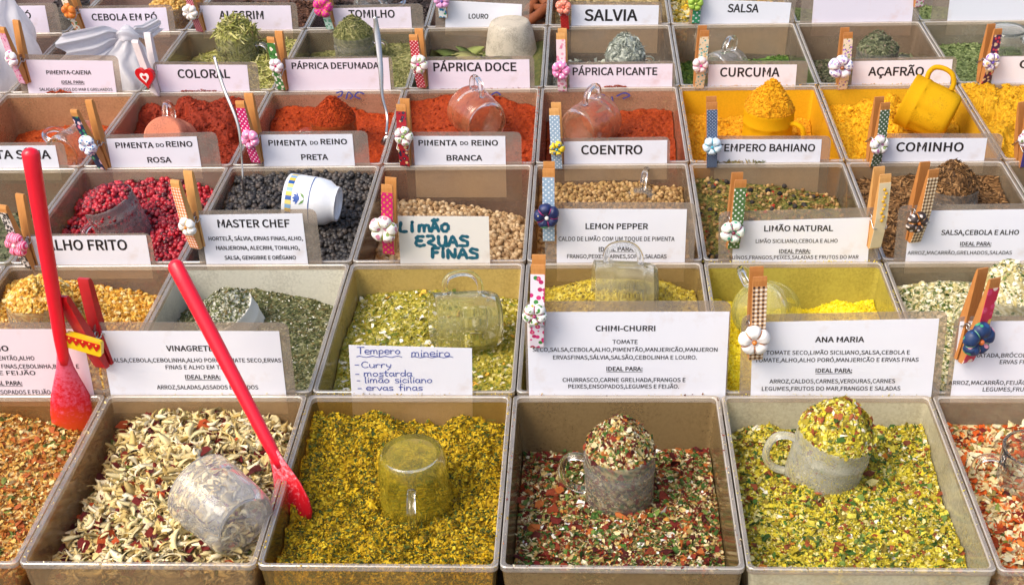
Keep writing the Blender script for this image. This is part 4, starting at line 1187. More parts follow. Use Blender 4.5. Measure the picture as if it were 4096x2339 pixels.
white_bag('white plastic bag bulging at the left edge of the stall', (-.722, .965, -.104), tuple(on_y(-10, -40, 1.0)), [(tuple(on_y(40, -60, 1.02)), tuple(on_y(15, -50, 1.01)), .014)], .072)

# ------------------------------------------------------------------ name cards
Y12, Y23, Y34, Y45, Y56 = ROW[1], ROW[2], ROW[3], ROW[4], ROW[5]
BLUE, TEAL = (0.03, 0.06, 0.36), (0.012, 0.13, 0.20)
make_sign('laminated card at the left edge ending in ENSOPADOS E FEIJÃO, behind the red spatula', Y12, (-215, 822), (202, 822), (-200, 978), [
    ('HO', -16, 20, 868, 13), ('ENTÃO,ALHO', -4, 85, 892, 10, False), ('S FINAS,CEBOLINHA,BATATA E', -10, 196, 912, 10, False), ('E FEIJÃO', -3, 88, 928, 10, False), ('AL PARA:', -8, 55, 953, 10, True, True), ('NSOPADOS E FEIJÃO', -8, 126, 975, 10, False)], lam=(-230, 222, 806), paper=m_paper('#eedfe6'))  # pink paper: red light passing the spatula, put into the colour
make_sign('laminated VINAGRETE card above the onion flakes', Y12, (246, 826), (694, 827), (278, 974), [
    ('VINAGRETE', 413, 530, 868, 13), ('SALSA,CEBOLA,CEBOLINHA,ALHO PORÓ,TOMATE SECO,ERVAS', 273, 700, 897, 10, False), ('FINAS E ALHO EM TIRAS', 412, 580, 914, 10, False), ('IDEAL PARA:', 461, 549, 938, 10, True, True), ('ARROZ,SALADAS,ASSADOS E COZIDOS', 391, 643, 963, 10, False)], lam=(232, 716, 806), ext=.02)
make_sign('white card hand-lettered Tempero mineiro in blue pen', Y12, (868, 860), (1175, 868), (886, 978), ext=.028, hand=(BLUE, .00062, [
    ('Tempero', 890, 998, 881, 16), ('mineiro', 1024, 1122, 887, 17), ('~', 888, 1000, 888, 5), ('~', 1024, 1128, 889, 5), ('-', 882, 898, 912, 10), ('Curry', 900, 976, 915, 15), ('-', 884, 898, 935, 10), ('mostarda', 906, 1028, 936, 15), ('-', 888, 900, 951, 10), ('limão siciliano', 908, 1078, 952, 15), ('-', 890, 904, 970, 10), ('ervas finas', 912, 1054, 971, 15)]), tilt=1)
make_sign('laminated CHIMI-CHURRI card, widest in the front, with a pink floral peg', Y12, (1312, 780), (1817, 779), (1316, 977), [
    ('CHIMI-CHURRI', 1483, 1632, 819, 13), ('TOMATE', 1525, 1588, 852, 10, False), ('SECO,SALSA,CEBOLA,ALHO,PIMENTÃO,MANJERICÃO,MANJERON', 1326, 1787, 871, 10, False), ('ERVASFINAS,SÁLVIA,SALSÃO,CEBOLINHA E LOURO.', 1377, 1736, 890, 10, False), ('IDEAL PARA:', 1510, 1600, 918, 10, True, True), ('CHURRASCO,CARNE GRELHADA,FRANGOS E', 1401, 1707, 945, 10, False), ('PEIXES,ENSOPADOS,LEGUMES E FEIJÃO.', 1415, 1691, 961, 10, False)], lam=(1306, 1822, 753), ext=.02)
make_sign('laminated ANA MARIA card tilted slightly, with a checked brown peg', Y12, (1876, 805), (2340, 796), (1856, 972), [
    ('ANA MARIA', 2030, 2153, 846, 13), ('TOMATE SECO,LIMÃO SICILIANO,SALSA,CEBOLA E', 1908, 2266, 878, 10, False), ('TOMATE,ALHO,ALHO PORÓ,MANJERICÃO E ERVAS FINAS', 1880, 2288, 896, 10, False), ('IDEAL PARA:', 2031, 2122, 922, 10, True, True), ('ARROZ,CALDOS,CARNES,VERDURAS,CARNES', 1916, 2229, 948, 10, False), ('LEGUMES,FRUTOS DO MAR,FRANGOS E SALADAS', 1897, 2242, 966, 10, False)], lam=(1847, 2363, 777), ext=.02)
make_sign('laminated card at the right edge naming ARROZ,MACARRÃO,FEIJÃO', Y12, (2392, 803), (2800, 800), (2362, 972), [
    ('DESIDRATADA,BRÓCOLIS', 2383, 2570, 885, 10, False), ('ERVAS FINAS', 2490, 2580, 901, 10, False), ('ARROZ,MACARRÃO,FEIJÃO', 2362, 2556, 952, 10, False), ('LEGUMES,FRUTOS', 2447, 2580, 968, 10, False)], lam=(2378, 2820, 788))

make_sign('laminated ALHO FRITO card behind the red spatula', Y23, (64, 590), (363, 587), (84, 657), [('ALHO FRITO', 112, 316, 610, 25)], lam=(60, 374, 582), ext=.016, tilt=2)
make_sign('laminated MASTER CHEF card beside an orange checked peg', Y23, (495, 537), (752, 533), (522, 649), [
    ('MASTER CHEF', 541, 721, 557, 19), ('HORTELÃ, SÁLVIA, ERVAS FINAS, ALHO,', 519, 754, 594, 9.5), ('MANJERONA, ALECRIM, TOMILHO,', 538, 746, 617, 9.5), ('SALSA, GENGIBRE E ORÉGANO', 559, 737, 641, 9.5)], lam=(478, 786, 522), ext=.014)
make_sign('white card hand-lettered in thick teal marker on the white-pepper bin', Y23, (990, 539), (1217, 540), (969, 650), ext=.006, paper=m_paper('#ebe7e0'), hand=(TEAL, .0030, [
    ('L', 996, 1014, 577, 22), ('i', 1022, 1034, 576, 28), ('m', 1042, 1076, 576, 26), ('ÃO', 1074, 1122, 576, 24), ('EruAS'.replace('ru', 'RU'), 1034, 1168, 612, 26), ('F', 1074, 1096, 640, 24), ('i', 1100, 1110, 640, 26), ('NAS', 1114, 1192, 642, 24)]), tilt=1)
make_sign('laminated LEMON PEPPER card with a pale blue dotted peg', Y23, (1386, 522), (1711, 523), (1369, 656), [
    ('LEMON PEPPER', 1458, 1614, 564, 14), ('CALDO DE LIMÃO COM UM TOQUE DE PIMENTA', 1391, 1680, 595, 10.5, False), ('IDEAL PARA:', 1491, 1580, 620, 10, True, True), ('FRANGO,PEIXES,CARNES,SOPAS,SALADAS', 1412, 1660, 638, 10, False)], lam=(1356, 1735, 507), ext=.018)
make_sign('laminated LIMÃO NATURAL card pinched by two pegs', Y23, (1826, 553), (2169, 543), (1810, 652), [
    ('LIMÃO NATURAL', 1903, 2075, 569, 14), ('LIMÃO SICILIANO,CEBOLA E ALHO', 1882, 2086, 600, 9.5, False), ('IDEAL PARA:', 1940, 2018, 625, 9.5, True, True), ('SUÍNOS,FRANGOS,PEIXES,SALADAS E FRUTOS DO MAR', 1815, 2138, 640, 9, False)], lam=(1790, 2196, 518), ext=.016)
make_sign('laminated SALSA,CEBOLA E ALHO card with a dark dotted flower peg', Y23, (2268, 527), (2620, 522), (2236, 650), [
    ('SALSA,CEBOLA E ALHO', 2344, 2538, 579, 12), ('IDEAL PARA:', 2391, 2469, 607, 9.5, True, True), ('ARROZ,MACARRÃO,GRELHADOS,SALADAS', 2260, 2520, 629, 9, False)], lam=(2238, 2640, 508))

make_sign('laminated card lettered PIMENTA SÍRIA, mostly off the left edge', Y34, (-160, 366), (137, 363), (-135, 425), [('PIMENTA SÍRIA', -118, 126, 385, 21)], lam=(-170, 158, 355))
make_sign('laminated PIMENTA DO REINO ROSA card above the red berries', Y34, (264, 347), (489, 341), (294, 419), [('PIMENTA', 287, 382, 362, 13.5), ('DO', 388, 408, 362, 9), ('REINO', 413, 479, 359, 13.5), ('ROSA', 367, 427, 398, 13.5)], lam=(258, 538, 330), ext=.014)
make_sign('laminated PIMENTA DO REINO PRETA card above the black peppercorns', Y34, (649, 337), (877, 335), (664, 405), [('PIMENTA', 668, 764, 356, 13.5), ('DO', 772, 792, 356, 9), ('REINO', 798, 864, 353, 13.5), ('PRETA', 750, 817, 391, 13.5)], lam=(640, 914, 327), ext=.02)
make_sign('laminated PIMENTA DO REINO BRANCA card above the beige pepper corns', Y34, (1029, 340), (1258, 340), (1032, 404), [('PIMENTA', 1042, 1138, 356, 13.5), ('DO', 1146, 1166, 357, 9), ('REINO', 1174, 1240, 356, 13.5), ('BRANCA', 1112, 1201, 393, 13.5)], lam=(1008, 1298, 330), ext=.040)
make_sign('laminated COENTRO card above the coriander seeds', Y34, (1404, 354), (1662, 350), (1406, 411), [('COENTRO', 1447, 1600, 373, 22)], lam=(1376, 1669, 342), ext=.018)
make_sign('laminated TEMPERO BAHIANO card above the mixed herbs', Y34, (1783, 348), (2047, 348), (1783, 408), [('TEMPERO BAHIANO', 1786, 2030, 368, 18)], lam=(1772, 2071, 340), ext=.034)
make_sign('laminated COMINHO card above the brown cumin seeds', Y34, (2202, 345), (2459, 345), (2189, 405), [('COMINHO', 2232, 2400, 366, 22)], lam=(2180, 2500, 334), ext=.012)

make_sign('laminated PIMENTA-CAIENA card with three printed lines', Y45, (57, 150), (279, 153), (78, 232), [('PIMENTA-CAIENA', 115, 227, 181, 10), ('IDEAL PARA:', 153, 210, 205, 7.5, True, True), ('SALADAS,FRUTOS DO MAR E GRELHADOS', 98, 280, 223, 7.5, False)], lam=(40, 292, 140), paper=m_paper('#f0e6f2'))  # pinkish paper here and further back: tint of the light put into the colour
make_sign('laminated COLORAL card with a red heart peg', Y45, (389, 162), (615, 163), (402, 229), [('COLORAL', 442, 572, 184, 21)], lam=(380, 640, 156), paper=m_paper('#f0e6f2'), ext=.018)
make_sign('laminated PÁPRICA DEFUMADA card in front of the thyme bin', Y45, (710, 150), (967, 145), (720, 217), [('PÁPRICA DEFUMADA', 726, 944, 164, 15.5)], lam=(700, 975, 140), paper=m_paper('#f0e6f0'), ext=.016)
make_sign('laminated PÁPRICA DOCE card in front of the bay leaves', Y45, (1064, 152), (1318, 149), (1064, 213), [('PÁPRICA DOCE', 1079, 1286, 167, 21)], lam=(1052, 1330, 140), paper=m_paper('#f0e6f0'), ext=.012)
make_sign('laminated PÁPRICA PICANTE card with orange powder smudges', Y45, (1418, 163), (1675, 160), (1415, 220), [('PÁPRICA PICANTE', 1426, 1637, 178, 18.5)], lam=(1392, 1682, 153), paper=m_paper('#f0e6f0', '#c06a38', .22), ext=.012)
make_sign('laminated CURCUMA card above the yellow turmeric', Y45, (1765, 162), (1985, 162), (1751, 216), [('CURCUMA', 1793, 1942, 180, 22)], lam=(1750, 2014, 153), ext=.010, paper=m_paper('#f0e9ee'))
make_sign('laminated AÇAFRÃO card above the lumpy golden powder', Y45, (2125, 154), (2373, 149), (2101, 213), [('AÇAFRÃO', 2162, 2301, 178, 21)], lam=(2110, 2385, 142), ext=.010, paper=m_paper('#f0e9ee'))
make_sign('laminated card at the right edge showing a lone letter C', Y45, (2478, 142), (2720, 140), (2463, 202), [('C', 2539, 2562, 160, 20)], lam=(2470, 2740, 138), paper=m_paper('#f0e9ee'))

make_sign('laminated ALHO EM PÓ card in the far left corner', Y56, (-110, 18), (111, 15), (-90, 76), [('ALHO EM PÓ', -70, 77, 39, 16.5)], lam=(-120, 140, 8), paper=m_paper('#f0e6f4'))  # paper colour carries the pink cast of the light in this corner
make_sign('laminated CEBOLA EM PÓ card behind the tied white bag', Y56, (195, 23), (413, 20), (210, 74), [('CEBOLA EM PÓ', 228, 391, 43, 16.5)], lam=(185, 428, 13), paper=m_paper('#f0e6f4'), ext=.012)
make_sign('laminated ALECRIM card behind the rosemary mug', Y56, (497, 15), (723, 15), (508, 74), [('ALECRIM', 545, 656, 38, 20)], lam=(480, 738, 7), paper=m_paper('#f0e6f4'), ext=.012)
make_sign('laminated TOMILHO card behind the thyme mug', Y56, (828, 22), (1022, 18), (836, 66), [('TOMILHO', 868, 983, 35, 19)], lam=(815, 1052, 10), paper=m_paper('#f0e6f2'), ext=.012)
make_sign('laminated LOURO card with small lettering above the bay leaves', Y56, (1110, 2), (1300, 12), (1099, 60), [('LOURO', 1167, 1216, 41, 12)], lam=(1085, 1320, -8), ext=.014)
make_sign('laminated SALVIA card with the biggest lettering in the top row', Y56, (1423, 13), (1641, 14), (1418, 66), [('SALVIA', 1455, 1588, 38, 28)], lam=(1400, 1650, 6), ext=.036, tilt=1)
make_sign('laminated SALSA card above the bright green parsley', Y56, (1740, -2), (1971, 8), (1714, 61), [('SALSA', 1812, 1890, 21, 20)], lam=(1720, 1985, -10), ext=.036, tilt=1)
make_sign('blank white card with faint orange smudges at the top right', Y56, (2030, -42), (2282, -44), (2013, 57), lam=(2000, 2300, -56), paper=m_paper('#e8e2ee', '#d9a890', .18), ext=.018)
make_sign('large blank white card in the top right corner', Y56, (2372, -52), (2640, -56), (2341, 66), lam=(2330, 2660, -62), paper=m_paper('#e4e6ee'), ext=.012)

# ------------------------------------------------------------------ pegs
W1, W2, W3 = m_wood(), m_wood('#c98a48', '#a5622a'), m_wood('#e0ad6c', '#c4863e')
FL = m_fabric
make_peg('peg with pink floral cloth and a green-white flower, on the CHIMI-CHURRI card', Y12, (1340, 648), (1337, 858), FL('floral', '#f0e6ee', '#d8287a', '#c02068', 210, '#3a8a3a'), W1, ((1331, 783), 31, FL('floral', '#f2f0ea', '#4a8a34', '#c8b030', 330, '#3d7a3a'), '#a83060', '#a02860'))
make_peg('peg with brown gingham cloth and a white cotton flower, on the ANA MARIA card', Y12, (1888, 678), (1878, 888), FL('gingham', '#f0e4d4', '#4a2a24', '#c29a70', 290), W2, ((1876, 845), 41, FL('plain', '#f2ece6'), '#c8721c', '#d87a1c'), yaw=-.1)
make_peg('peg with torn red floral cloth and a large navy flower, at the right edge', Y12, (2462, 682), (2396, 895), FL('floral', '#c81c44', '#f0d8c8', '#d84070', 160, '#e8c050'), W2, ((2428, 840), 47, FL('floral', '#12305c', '#1c4a80', '#3a9a6a', 170, '#d890a0'), '#7ab890', '#e0702c'), yaw=-.5)
def pot_deco(root, L, M):
    p = M.inverted() @ on_y(218, 850, Y12 - .012)
    mb = MB(); w, h = .0150, .0068
    mb.slab(rpoly(-w, w, -h, h, .0022), 0, .004)
    o = mb.build('yellow_plaque', m_plain('#f0c81c', .3, 'enamel', coat=.6), root, 'auto'); o.location = (p.x, -.0158, p.z); o.rotation_euler = (0, .38, .25)
    mb = MB(); n = 5
    P = [(-w * .92, h * .72), (-w * .92, h * .25)]
    for k in range(n): P += [(-w * .92 + (k + .5) * 1.84 * w / n, -h * .35), (-w * .92 + (k + 1) * 1.84 * w / n, h * .25)]
    P += [(w * .92, h * .72)]
    mb.slab(P[::-1], -.0006, .0002); mb.build('red_zigzag', m_plain('#c81a14', .35, 'enamel', coat=.5), o)
    mb = MB()
    for k in range(5): mb.ball((-w * .74 + k * w * .37, -.0006, h * .48), .0008, 8, 5)
    mb.build('yellow_dot', m_plain('#f0c81c', .3, 'enamel', coat=.6), o, True)
RED = m_plain('#c01018', .4, 'red_paint', coat=.3, var=.1)
make_peg('plain red-painted peg with a yellow zigzag plaque, on the VINAGRETE card', Y12, (182, 716), (262, 908), None, RED, None, yaw=.45, deco=pot_deco, spread=1.35, frayed=False, width=.0118)

make_peg('peg with leopard-print cloth and a pink striped flower, on the ALHO FRITO card', Y23, (28, 498), (82, 664), FL('leopard', '#d8d0c8', '#3a3230', '#1c1818', 420), W1, ((46, 605), 33, FL('stripes', '#e02868', '#f4a8c0', '#ffffff', 190), '#f0b0c8', '#f2ece8', 6), yaw=.45, spread=1.2)
make_peg('peg with orange gingham cloth and a white flower, on the MASTER CHEF card', Y23, (452, 438), (496, 614), FL('gingham', '#f4e8dc', '#e0641c', '#eea878', 330), W3, ((468, 563), 25, FL('plain', '#f4f0ea'), '#d8b060', '#e08a1c'), yaw=.45)
make_peg('magenta gold-dotted peg with a rose-print flower, on the teal hand-lettered card', Y23, (968, 452), (972, 628), FL('dots', '#cc1468', '#c8a030', scale=250), W1, ((957, 570), 36, FL('floral', '#f2ece2', '#d0849c', '#b86c88', 190, '#7a9a50'), '#b0a03c', None), yaw=.1)
make_peg('pale blue dotted peg with a navy flower and pearl, on the LEMON PEPPER card', Y23, (1366, 413), (1367, 596), FL('dots', '#9ab4cc', '#f0f2f4', scale=280), W1, ((1362, 538), 33, FL('floral', '#101c4c', '#14245c', '#182860', 120, '#4a9a78'), '#c03a7c', '#f0ece8'))
make_peg('green dotted peg with a mint leaf-print flower, on the LIMÃO NATURAL card', Y23, (1840, 440), (1822, 614), FL('dots', '#4f7440', '#f0f2ea', scale=260), W2, ((1824, 575), 31, FL('floral', '#ecefe4', '#4caa84', '#62b894', 210, '#7cc4a4'), '#c03878', '#7c1438'), yaw=-.15)
def gem_deco(colr, n=9):
    def f(root, L, M):
        mb = MB()
        for k in range(n): mb.ball((.0012 * math.sin(k * 2.1), -.0112, L * (.42 + .46 * k / n)), .0016, 10, 7, (1, .6, 1))
        mb.build('rhinestone', m_plain(colr, .12, 'gem', coat=1.0), root, True)
    return f
make_peg('cream peg studded with yellow rhinestones, at the right end of the LIMÃO NATURAL card', Y23, (2197, 426), (2172, 613), FL('plain', '#e2d2ae'), W3, None, yaw=-.25, deco=gem_deco('#d8a410'))
make_peg('brown-checked peg with a dark dotted flower, on the SALSA,CEBOLA E ALHO card', Y23, (2314, 414), (2270, 598), FL('gingham', '#f0e0c0', '#4c3022', '#b89468', 300), W2, ((2278, 548), 30, FL('dots', '#33241f', '#d8c8c0', scale=210), '#e08a1c', '#e07a28'), yaw=-.4)

make_peg('navy floral peg with a blue-white flower, on the PIMENTA DO REINO ROSA card', Y34, (203, 262), (264, 418), FL('floral', '#14284c', '#f0c8d0', '#2a8a5c', 170, '#d86080'), W1, ((220, 362), 27, FL('floral', '#eceef2', '#4a7cb8', '#7aa0cc', 330, '#4a7cb8'), '#c05090', None), yaw=.5, spread=1.2)
make_peg('magenta dotted peg with a pink dotted flower, on the PIMENTA DO REINO PRETA card', Y34, (608, 243), (645, 402), FL('dots', '#c81468', '#f6e8ee', scale=270), W1, ((624, 346), 25, FL('dots', '#ee94bc', '#faf0f4', scale=210), '#e0488c', '#b01c50'), yaw=.3)
make_peg('red floral peg with a leaf-print white flower, on the PIMENTA DO REINO BRANCA card', Y34, (1003, 254), (1012, 410), FL('floral', '#a81424', '#14203c', '#1c2848', 240, '#d8b880'), W1, ((1005, 338), 25, FL('floral', '#f0ece0', '#8ca860', '#e0a8b8', 260, '#7a9850'), '#b83c74', '#8cae44'), yaw=.15)
make_peg('grey-blue dotted peg with a small yellow and blue flower, on the COENTRO card', Y34, (1382, 264), (1390, 417), FL('dots', '#94aec4', '#eceff2', scale=300), W3, ((1387, 371), 20, FL('floral', '#e8c418', '#1c62a0', '#2470b0', 330, '#3a6a30'), '#2a5a30', '#1c9ac8'), yaw=.1)
make_peg('denim dotted peg with a light blue flower, on the TEMPERO BAHIANO card', Y34, (1772, 249), (1771, 414), FL('dots', '#27456c', '#d0dae6', scale=420), W2, ((1773, 364), 24, FL('stripes', '#c4dce8', '#e8f0f4', '#ffffff', 260), '#2ca0b8', '#3cb0c8'))
make_peg('green dotted peg with a pink and green flower, on the COMINHO card', Y34, (2197, 250), (2172, 411), FL('dots', '#4c6444', '#eef0e8', scale=290), W2, ((2190, 360), 26, FL('floral', '#ece6e2', '#b878a0', '#c890b0', 230, '#8aa868'), '#a0a83c', None), yaw=-.3)
make_peg('purple peg with a white flower, cut by the right edge of the third row', Y34, (2556, 262), (2544, 412), FL('plain', '#5c4c9c'), W2, ((2556, 344), 25, FL('floral', '#e8e2dc', '#8c5078', '#a06a90', 260, '#7a8a50'), '#b04870', None), yaw=-.3)

make_peg('peg with magenta sequins and a white and pink flower, on the PIMENTA-CAIENA card', Y45, (22, 60), (66, 206), FL('floral', '#d8a8bc', '#c01c78', '#d43c90', 330, '#c01c78'), W1, ((30, 147), 20, FL('floral', '#f2eeea', '#d8509c', '#f0ece8', 230, '#f0ece8'), '#c03080', None), yaw=.5, spread=1.2)
def heart_deco(root, L, M):
    p = M.inverted() @ on_y(366, 190, Y45 - .012)
    def heart(s, n=40): return [(s * 16 * math.sin(t) ** 3 / 17, s * (13 * math.cos(t) - 5 * math.cos(2 * t) - 2 * math.cos(3 * t) - math.cos(4 * t)) / 17) for t in [2 * PI * k / n for k in range(n)]][::-1]
    mb = MB(); mb.slab(heart(.0150), 0, .0042); o = mb.build('wooden_heart', m_plain('#c4121a', .35, 'enamel', coat=.5), root, 'auto'); o.location = (p.x, -.0156, p.z)
    mb = MB(); mb.slab(heart(.0074), -.0006, .0002); mb.build('white_heart', m_plain('#efe6e2', .5, 'enamel'), o, 'auto')
    mb = MB(); mb.slab(heart(.0034), -.0012, -.0004); mb.build('red_heart', m_plain('#c4121a', .35, 'enamel', coat=.5), o, 'auto')
make_peg('white-painted peg with a red wooden heart, on the COLORAL card', Y45, (352, 92), (394, 236), None, m_plain('#e6dcda', .6, 'white_paint', var=.08), None, yaw=.45, deco=heart_deco, frayed=False, spread=1.2)
make_peg('peg with green daisy-print cloth and a white flower, on the PÁPRICA DEFUMADA card', Y45, (684, 86), (708, 222), FL('floral', '#3c7a34', '#f0eee0', '#2c5a24', 240, '#e8e0c8'), W1, ((689, 163), 19, FL('plain', '#f2ecea'), '#e0a0b8', '#c01c60'), yaw=.35)
make_peg('peg with red dotted cloth and a cream leaf-print flower, on the PÁPRICA DOCE card', Y45, (1036, 80), (1054, 216), FL('dots', '#b4102c', '#f4e4e6', scale=320), W1, ((1044, 158), 24, FL('floral', '#f0ece0', '#98b070', '#e4b8c0', 260, '#88a060'), '#b84880', '#e02888'), yaw=.25)
make_peg('pale pink rose-print peg with a pink dotted flower, on the PÁPRICA PICANTE card', Y45, (1398, 78), (1402, 225), FL('floral', '#ecd4d8', '#d87898', '#e49ab0', 230, '#8a9a60'), W3, ((1396, 175), 24, FL('dots', '#e888b8', '#faf0f4', scale=200), '#d85898', '#b01c58'), yaw=.1)
make_peg('peg with teal-flowered cream cloth and a pale pink flower, on the CURCUMA card', Y45, (1752, 71), (1738, 219), FL('floral', '#ead6b4', '#2c9a9c', '#3caaac', 330, '#c8a060'), W2, ((1744, 162), 21, FL('plain', '#f0dcd8'), '#d8488c', '#e0288c'), yaw=-.15)
make_peg('peg with lilac-flowered cream cloth and a large violet-white flower, on the AÇAFRÃO card', Y45, (2108, 76), (2094, 221), FL('floral', '#f0dcc0', '#8c4cb0', '#a468c4', 330, '#8c9a50'), W2, ((2093, 165), 32, FL('floral', '#ece8ec', '#9c7cbc', '#b898cc', 260, '#8088b8'), '#a83898', '#9c5428'), yaw=-.15)
make_peg('peg with dark purple daisy cloth and a violet gem flower, at the right edge', Y45, (2477, 67), (2446, 206), FL('floral', '#4c1c4c', '#e8c8a0', '#d83c50', 260, '#e8c8a0'), W2, ((2467, 153), 24, FL('floral', '#e4d8d0', '#8c68b8', '#a888c8', 280, '#c0a060'), '#7848a8', '#7c5cc8'), yaw=-.35)

make_peg('peg with leafy cloth and an orange flower, on the CEBOLA EM PÓ card', Y56, (158, -48), (206, 80), FL('floral', '#ece4d0', '#e0701c', '#7a9a40', 260, '#6a8a34'), W1, ((172, 28), 20, FL('floral', '#e87818', '#f0901c', '#d8641c', 260, '#f09a30'), '#f0c860', None), yaw=.4)
make_peg('peg with dark red dotted cloth and a ridged white flower, on the ALECRIM card', Y56, (470, -52), (505, 78), FL('dots', '#981430', '#f0d8dc', scale=420), W1, ((472, 32), 21, FL('plain', '#f2e8e4'), '#e0c890', None, 7), yaw=.35)
make_peg('mint leaf-print peg with a magenta gold-dotted flower, on the TOMILHO card', Y56, (796, -60), (828, 72), FL('floral', '#d0e4d8', '#5aa88c', '#6ab49a', 280, '#5aa88c'), W1, ((806, 18), 27, FL('dots', '#d81c88', '#c88a3c', scale=260), '#e8d060', None), yaw=.25)
make_peg('white and blue flowered peg with a lilac flower, on the LOURO card', Y56, (1096, -80), (1106, 43), FL('floral', '#eef0ee', '#1c84c0', '#1c9ac8', 200, '#4aa060'), W1, ((1101, 2), 20, FL('plain', '#e8a8d4'), '#c878b8', '#5c3c9c'), yaw=.1)
make_peg('red peg with a coral flower, on the SALVIA card', Y56, (1402, -62), (1409, 72), FL('dots', '#b01c1c', '#c83028', scale=300), W1, ((1404, 17), 20, FL('dots', '#ee8468', '#f4b8a4', scale=280), '#f0a890', '#e05c48'), yaw=.1)
make_peg('mint dotted peg with a lime green flower, on the SALSA card', Y56, (1738, -72), (1730, 57), FL('dots', '#3ca070', '#f0f4f0', scale=180), W2, ((1731, 8), 20, FL('plain', '#a8c848'), '#6a9a2c', '#c8d868'), yaw=-.1)
make_peg('small white and pink peg at the right side of the smudged blank card', Y56, (2292, -110), (2284, 16), FL('floral', '#ecdcd8', '#d05c8c', '#d87ca0', 230, '#8aa060'), W2, None, yaw=-.2)

# ------------------------------------------------------------------ mugs
G_CLEAR = m_glass('#e2ddd2', .03, .02, solid=True, film=.10)
G_FROST = m_glass('#e6e4d2', .14, .08, 'dusty_glass', solid=True, film=.17)
G_YEL = m_glass('#d9cf7a', .12, .03, 'dusty_glass', solid=True)
G_TURM = m_glass('#dca416', .86, .15, 'dusty_glass')
G_ACAF = m_glass('#d6a21a', .72, .12, 'dusty_glass')
G_ORNG = m_glass('#e0966a', .16, .04, 'dusty_glass', solid=True)
G_LNAT = m_glass('#e6dc70', .22, .04, 'dusty_glass', solid=True)
G_WHITE = m_glass('#e2e0d4', .9, .2, 'dusty_glass')
HM = m_solid_glass()
def mug(cx, cyp, z, axis, handle, label, mat=G_CLEAR, R=.0262, H=.055, heap=None, **k):
    M = frame(on_z(cx, cyp, z), axis, handle)
    make_mug(M, R, H, mat, label, hmat=k.pop('hmat', HM if mat not in (G_TURM, G_ACAF, G_WHITE, G_FROST) else mat), **k)
    if heap:
        h = dict(heap); l = h.pop('layers'); b_ = h.pop('base'); mug_heap(M, R, H, l, b_, h.pop('label'), **h)
def upright(rx, ry, z, label, hand, tilt=(0, 0, 1), R=.0262, H=.055, **k):
    """rx, ry: middle of the rim in the photo; z: height of the rim"""
    a = Vector(tilt).normalized(); c = on_z(rx, ry, z) - a * H / 2
    M = frame(c, a, hand); heap = k.pop('heap', None); mat = k.pop('mat', G_CLEAR)
    make_mug(M, R, H, mat, label, hmat=k.pop('hmat', HM if mat not in (G_TURM, G_ACAF, G_WHITE, G_FROST) else mat), **k)
    if heap:
        h = dict(heap); l = h.pop('layers'); b_ = h.pop('base'); mug_heap(M, R, H, l, b_, h.pop('label'), **h)
# front row
mug(555, 1262, .006, (-.70, .62, .12), (.4, .3, -1), 'empty clear glass mug lying tilted on the onion flakes', m_glass('#f6f4f2', .03, .03, solid=True, film=.11), R=.0275, H=.052)
mug(1032, 1200, -.014, (.02, .05, -1), (.06, -1, 0), 'clear glass mug upside down in the yellow curry seasoning', m_glass('#d8c238', .16, .02, solid=True), R=.0262, H=.056)
upright(1543, 1116, .006, 'clear glass mug heaped with chimichurri flakes, front row', (-1, .12, 0), (0.0, -.05, 1), R=.0262, H=.056, panels=0, heap=dict(layers=[('chip', 520, .0019, P_CHIMI, .5), ('fleck', 700, .0011, P_CHIMI, .6), ('chip', 260, .0024, P_CHIMIR, .5), ('chip', 220, .0021, P_CHIMIG, .5)], base=P_CHIMI + P_CHIMIR + P_CHIMIG, dome=.026, label='chimichurri flakes heaped above the rim of the front mug'))
upright(2084, 1078, .010, 'frosty dusted glass mug heaped with yellow seasoning', (-1, .05, .02), (.20, -.06, 1), panels=0, R=.0282, H=.058, mat=G_FROST, heap=dict(layers=[('fleck', 1400, .0013, P_ANA, .5), ('rock', 700, .001, P_ANA, .5), ('chip', 260, .0026, P_ANA, .5), ('chip', 90, .0026, P_CHIMIG, .5), ('chip', 90, .0032, [('#8a4422', 3), ('#a05a30', 2)], .5), ('chip', 30, .0028, [('#f2ead0', 1)], .5)], base=P_ANA, dome=.028, label='yellow and green seasoning piled high on the frosty mug', over=.99))
upright(2592, 1120, .004, 'clear glass mug cut by the right edge, among carrot cubes', (-1, .1, .05), (.05, 0, 1), R=.0265, H=.056, mat=m_glass('#e8e4e0', .03, .02, solid=True))
# second row
GAR = dict(layers=[('rock', 900, .0020, P_GARLIC, .5), ('rock', 400, .0012, P_GARLIC, .5)], base=P_GARLIC, dome=.018, rough=.6, label='fried garlic granules heaped in the mug behind the red spatula')
upright(97, 742, .004, 'clear glass mug full of fried garlic behind the red spatula', (-.8, .6, 0), R=.0292, H=.052, heap=GAR)
upright(556, 772, -.006, 'chalky white dusted mug filled with grey-green herbs', (.2, -1, -.3), (-.34, -.22, 1), R=.0275, H=.05, mat=G_WHITE, heap=dict(layers=[('fleck', 1500, .0014, P_CHEF + P_CHEFD, .5), ('needle', 200, .003, P_CHEF, .4)], base=P_CHEFD, dome=.013, label='dusty grey-green herbs heaped in the chalky mug'))
mug(1160, 800, -.010, (-.96, -.26, .08), (.05, .25, 1), 'glass mug lying on its side with its handle up, in the pale lemon herb flakes', G_YEL, R=.0268, H=.057)
mug(1555, 728, -.005, (-1, -.05, .05), (0, .15, 1), 'glass mug on its side behind the CHIMI-CHURRI card', m_glass('#d4c890', .16, .04, solid=True), R=.0285, H=.055)
mug(1905, 775, -.016, (.30, .75, -.45), (-.55, .1, .8), 'yellow-dusted glass mug half buried behind the checked peg', G_LNAT, R=.027, H=.054)
